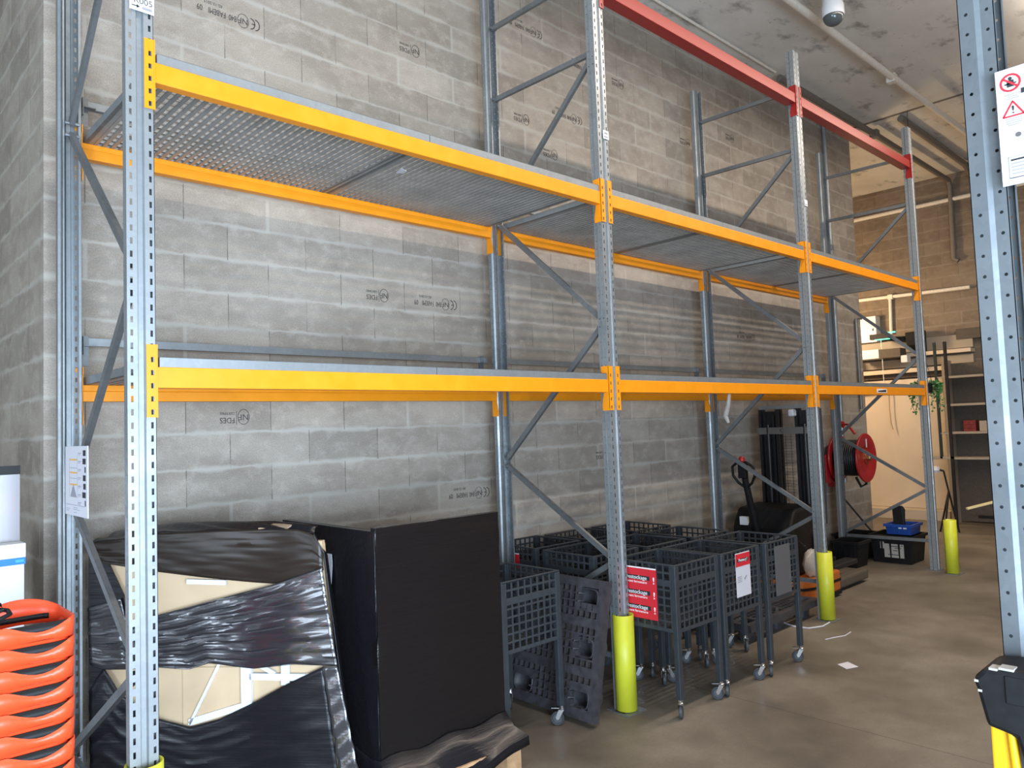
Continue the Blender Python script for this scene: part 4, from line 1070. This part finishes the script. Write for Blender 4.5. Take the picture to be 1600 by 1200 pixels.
# ------------------------------------------------------------------ left foreground: orange baskets, carton
def rr(w, d, r, n=7):
    P = []
    for cx, cy, a0 in ((w / 2 - r, d / 2 - r, 0), (-w / 2 + r, d / 2 - r, PI / 2), (-w / 2 + r, -d / 2 + r, PI), (w / 2 - r, -d / 2 + r, 1.5 * PI)):
        for k in range(n + 1): a = a0 + PI / 2 * k / n; P.append((cx + r * math.cos(a), cy + r * math.sin(a)))
    out = []
    for i in range(len(P)):
        a, b = P[i], P[(i + 1) % len(P)]; L_ = math.dist(a, b); m = max(1, int(L_ / .02))
        for k in range(m): out.append((a[0] + (b[0] - a[0]) * k / m, a[1] + (b[1] - a[1]) * k / m))
    return out
def make_basket(label, arch=0):
    t = thing('shopping_basket', label, 'basket', (0, 0, 0), 0, 'stacked orange baskets')
    w, d = .46, .30; ring = rr(w, d, .06); n = len(ring)
    def wave(x, y):
        # the lens shaped opening: band thins in the middle of each half of the long sides
        q = abs(x) / (w / 2)
        s = math.sin(max(0, min(1, (q - .12) / .82)) * PI) ** 1.3 if abs(y) > d / 2 - .07 else 0
        return s
    b = MB(); P = []
    for x, y in ring:
        s = wave(x, y); top = -.030 * s if y < .1 or not arch else arch * math.sin(min(1, max(0, 1 - abs(x) / (w / 2))) * PI) ** .8; bot = -.061 + .006 * s
        P += [(x, y, top), (x * .995, y * .993, bot)]
    b._a(P, [(2 * i, 2 * i + 1, (2 * i + 3) % (2 * n), (2 * i + 2) % (2 * n)) for i in range(n)])
    b.build('rim_band', m_orb, t, smooth=True, solid=.005, off=-1)
    c = MB(); P = []
    for f, z in ((.95, -.002), (.93, -.06), (.80, -.27)):
        for x, y in ring: P.append((x * f, y * (f - .015), z))
    c._a(P, [(q * n + i, q * n + (i + 1) % n, (q + 1) * n + (i + 1) % n, (q + 1) * n + i) for q in (1,) for i in range(n)])
    c._a([(x * .80, y * .785, -.27) for x, y in ring], [tuple(range(n))])
    c.build('tub', m_orb, t, smooth=True, solid=.003)
    for s in (-1, 1):
        h = MB(); Q = [p for p in rr(w * .975, d * .965, .055)]
        pts = [(x, y) for x, y in Q if y * s > .0]; pts.sort(key=lambda p: (p[0]))
        mid = [p for p in pts if abs(p[1]) > d * .965 / 2 - .03 and abs(p[0]) < w / 2 - .02]
        e = .022 if (arch and s > 0) else 0; A = [(x, y, -.004 - e) for x, y in mid]; B = [(x, y, -.045) for x, y in mid]
        k = len(mid); h._a(A + B, [(i, i + 1, k + i + 1, k + i) for i in range(k - 1)])
        h.build('folding_handle', m_dkgrey, t, smooth=True, solid=.006)
    return t
bx, by, bz = -.49, -.035, 1.195
bk = make_basket('topmost orange shopping basket of the stack in the left foreground', .032); bk.location = (bx, by, bz)
bk2 = make_basket('orange shopping basket, second from the top of the stack in the left foreground'); bk2.location = (bx, by, bz - .066)
names = ['second', 'third', 'fourth', 'fifth', 'sixth', 'seventh', 'eighth', 'ninth', 'tenth', 'eleventh', 'twelfth', 'thirteenth', 'fourteenth', 'fifteenth']
for k in range(1, 14):
    copy_tree(bk2, 'orange shopping basket, %s from the top of the stack in the left foreground' % names[k], (bx + random.uniform(-.001, .001), by, bz - .066 * (k + 1)), random.uniform(-.006, .006))
# black wire handles on top
b = MB().tube([(-.60, -.165, 1.20), (-.47, -.165, 1.225), (-.445, -.15, 1.232), (-.44, -.08, 1.232), (-.46, -.02, 1.23), (-.60, -.02, 1.20)], .007, 8).tube([(-.60, -.13, 1.20), (-.46, -.13, 1.245), (-.455, -.06, 1.25), (-.60, -.05, 1.21)], .006, 8)
tag(b.build('wire_handle', m_blk, None, smooth=True), 'black wire handles lying on top of the orange baskets', 'handle')
# white carton with a blue stripe
t = thing('white_carton', 'tall white carton with a blue stripe behind the orange baskets', 'carton', (-.42, 1.17, 0))
MB().box(-.24, -.17, 0, .225, .11, 1.235).build('carton_body', m_white, t, bevel=.003); MB().box(-.245, -.175, 1.262, .23, .115, 1.325).build('carton_lid', m_white, t, bevel=.003); MB().box(-.242, -.174, 1.232, .2285, .113, 1.262).build('blue_stripe', m_blue, t)
text_mesh('carton_text', 'TABLE GLASSES', .024, m_greyp, t, (.02, -.1765, 1.292), (1, 0, 0), (0, 0, 1))
MB().box(.19, -.1755, 1.242, .222, -.174, 1.254).build('stripe_mark', plain('light_blue_print', (.05, .4, .8), .5), t)
o = MB().box(-.60, 1.125, 1.326, -.262, 1.25, 1.375).build('small_cardboard_box', m_cardb, None, bevel=.003); tag(o, 'small pale cardboard box on top of the white carton', 'box')
t = thing('acrylic_panel', 'smoked acrylic display panel with a dark top bar standing on the white carton', 'display panel', (-.24, 1.10, 1.327))
MB().box(-.30, 0, 0, .045, .012, .31).build('acrylic_sheet', m_plexi, t); MB().box(-.045, -.004, .305, .046, .016, .345).box(-.30, -.004, .305, -.045, .016, .345).build('top_bar', m_dkgrey, t)
MB().box(-.04, .02, .13, .03, .03, .22).build('pale_red_print', plain('faded_red_print', (.45, .22, .22), .7), t)

# ------------------------------------------------------------------ right foreground: end frame of the opposite rack
t = thing('rack_frame', 'close galvanised rack frame with round holes at the right edge, across the aisle', 'rack frame', (1.185, -2.482 - D, 0), 0)
fu = bpy.data.objects.new('upright', bpy.data.objects[UPN].data); COL.objects.link(fu)
fu.parent = t; fu.location = (0, D, 0); fu.rotation_euler = (0, 0, PI); md = fu.modifiers.new('t', 'SOLIDIFY'); md.thickness = .0018; md.offset = -1
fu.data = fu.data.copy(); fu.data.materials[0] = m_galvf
fv = fu.copy(); COL.objects.link(fv); fv.parent = t; fv.location = (0, 0, 0); fv.rotation_euler = (0, 0, 0)
for (y0, z0), (y1, z1) in (((D - .085, 2.93), (.085, 2.2)), ((.085, 2.15), (D - .085, 1.35)), ((.085, 3.8), (D - .085, 2.98)), ((D - .085, 1.3), (.085, .4)), ((D - .085, .3), (.085, .3)), ((.085, 4.6), (D - .085, 4.6))):
    MB().channel((.012, y0, z0), (.012, y1, z1), .034, .022, .0025, (1, 0, 0)).build('diagonal_brace' if z0 != z1 else 'horizontal_brace', m_galvd, t)
for y in (-.02, D - .115): MB().box(-.07, y, 0, .07, y + .135, .006).build('foot_plate', m_galvd, t)
# safety notice on it
sx = 1.128
sn = MB().box(sx, -2.98, 2.29, sx + .004, -2.553, 2.567).build('safety_notice', m_paper); tag(sn, 'white safety notice with a red prohibition circle and a warning triangle at the right edge', 'sign')
def ringx(mb, y, z, r0, r1, n=32):
    for i in range(n):
        a, c = 2 * PI * i / n, 2 * PI * (i + 1) / n
        mb.prism([(sx, y + r0 * math.cos(a), z + r0 * math.sin(a)), (sx, y + r1 * math.cos(a), z + r1 * math.sin(a)), (sx, y + r1 * math.cos(c), z + r1 * math.sin(c)), (sx, y + r0 * math.cos(c), z + r0 * math.sin(c))], (-.0012, 0, 0))
b = MB(); ringx(b, -2.583, 2.532, .017, .0215); b.prism([(sx, -2.570, 2.546), (sx, -2.567, 2.543), (sx, -2.596, 2.518), (sx, -2.599, 2.521)], (-.0016, 0, 0)); b.build('prohibition_circle', m_redp, sn)
b = MB(); b.box(sx - .001, -2.590, 2.522, sx, -2.576, 2.538); ringx(b, -2.583, 2.542, 0.0005, .004, 10); b.box(sx - .001, -2.595, 2.528, sx, -2.571, 2.531); b.build('pictogram_figure', m_black, sn)
b = MB()
for (a0, b0), (a1, b1) in (((-2.564, 2.452), (-2.585, 2.487)), ((-2.585, 2.487), (-2.606, 2.452)), ((-2.606, 2.452), (-2.564, 2.452))): b.bar((sx - .0005, a0, b0), (sx - .0005, a1, b1), .0035, .0015, (1, 0, 0))
b.build('warning_triangle', m_redp, sn); text_mesh('warning_mark', '!', .026, m_black, sn, (sx - .001, -2.585, 2.466), (0, -1, 0), (0, 0, 1), sx=1.4)
for z, w in ((2.503, .034), (2.498, .02), (2.493, .028), (2.445, .036), (2.440, .034), (2.435, .034), (2.430, .026)): MB().box(sx - .001, -2.585 - w / 2, z, sx, -2.585 + w / 2, z + .0018).build('notice_text', m_greyp, sn)
b = MB(); 
for q in ((-2.62, 2.305, -2.568, 2.3065), (-2.9, 2.355, -2.568, 2.3565), (-2.9, 2.305, -2.568, 2.3065)): b.box(sx - .001, q[0], q[1], sx, q[2], q[3])
b.box(sx - .001, -2.5695, 2.305, sx, -2.568, 2.3565); b.build('text_frame', m_greyp, sn)
for k in range(5): MB().box(sx - .001, -2.80, 2.346 - k * .008, sx, -2.573, 2.349 - k * .008 + (.001 if k == 0 else 0)).build('notice_text', m_black if k == 0 else m_greyp, sn)
MB().box(sx - .001, -2.85, 2.50, sx, -2.603, 2.512).build('notice_title', m_black, sn)
MB().lathe([(0, -.002), (.006, -.002), (.006, 0), (0, 0)], (sx, -2.592, 2.405), 'x', 10).build('fixing_screw', m_chrome, sn)
# barrier post with a black head
t = thing('barrier_post', 'yellow steel post with a worn black plastic head at the lower right corner', 'barrier post', (1.0, -2.503, -.0))
prof = [(.036, 1.178), (.042, 1.165), (.036, 1.15), (.028, 1.11), (.020, 1.072), (-.012, 1.066), (-.034, 1.060), (-.050, .99), (-.20, .90), (-.20, 1.222), (-.05, 1.204), (.02, 1.196)]
b = MB(); b.prism([(-.03, y, z) for y, z in prof], (.14, 0, 0)); b.build('plastic_head', m_blk, t, bevel=.01)
MB().prism([(-.033, -.02, 1.13), (-.033, -.09, 1.13), (-.033, -.09, 1.19), (-.033, -.02, 1.19)], (.006, 0, 0)).build('head_panel', m_blk, t, bevel=.003)
for y, z, w in ((.034, 1.165, .004), (.028, 1.145, .004), (.0, 1.1965, .008), (-.025, 1.2005, .014)): MB().box(-.031, y - w, z, .0, y + w, z + .005).build('white_paint_mark', m_lab, t)
MB().prism([(-.01, .019, .0), (-.01, -.022, .0), (-.01, -.022, 1.07), (-.01, .019, 1.075)], (.06, 0, 0)).build('post', m_pyel, t, bevel=.005)
MB().tube([(-.012, -.085, .0), (-.012, -.022, 1.065)], .009, 10).build('post_edge', m_pyel, t, smooth=True)
MB().box(-.06, -.15, 0, .08, .09, .012).build('post_base', m_blk, t)
# dark red crates just behind the close frame
cr0 = None
for k in range(11):
    lab = 'dark red slatted crate, %s in the stack behind the close right frame' % ['lowest', 'second up', 'third up', 'fourth up', 'fifth up', 'sixth up', 'seventh up', 'eighth up', 'ninth up', 'tenth up', 'topmost'][k]
    if cr0 is None:
        cr0 = thing('red_crate', lab, 'crate', (1.26, -2.955, 0), 0, 'dark red crates')
        b = MB(); w, d, h = .38, .395, .146
        for z in (.005, .055, .105):
            b.box(0, 0, z, w, .006, z + .035).box(0, d - .006, z, w, d, z + .035).box(0, 0, z, .006, d, z + .035).box(w - .006, 0, z, w, d, z + .035)
        for x in (0, w / 2, w - .012):
            for y in (0, d - .012): b.box(x, y, 0, x + .012, y + .012, h)
        b.box(0, 0, 0, w, d, .008); b.build('crate_walls', m_dred, cr0)
        MB().box(.01, .01, .01, w - .01, d - .01, .12).build('crate_contents', m_dark, cr0)
    else: copy_tree(cr0, lab, (1.26, -2.955, .15 * k))

# ------------------------------------------------------------------ small things
o = MB().prism([(4.40, -.66, 0.001), (4.50, -.70, 0.001), (4.56, -.60, 0.001), (4.46, -.57, 0.001)], (0, 0, .002)).build('paper_scrap', m_paper); tag(o, 'white paper scrap lying on the floor of the aisle', 'scrap')
o = MB().tube([(5.00, -.24, .003), (5.1, -.27, .003), (5.2, -.31, .003), (5.33, -.30, .003)], .004, 5).build('white_string', m_paper); tag(o, 'short white string on the aisle floor past the third post', 'string')
o = MB().prism([(1.50, .40, ZU + HB - .006), (1.55, .42, ZU + HB - .006), (1.56, .46, ZU + HB - .006), (1.52, .48, ZU + HB - .006)], (0, 0, .004)).build('paper_scrap', m_paper); tag(o, 'small white paper scrap caught under the upper deck of the first bay', 'scrap')
b = MB().tube([(4.85, .40, 2.046), (4.85, .42, 1.90), (4.86, .46, 1.80), (4.87, .44, 1.74)], [.012, .018, .022, .012], 8)
tag(b.build('hanging_strap', m_film), 'twisted translucent strap hanging under the lower shelf of the second bay', 'strap')
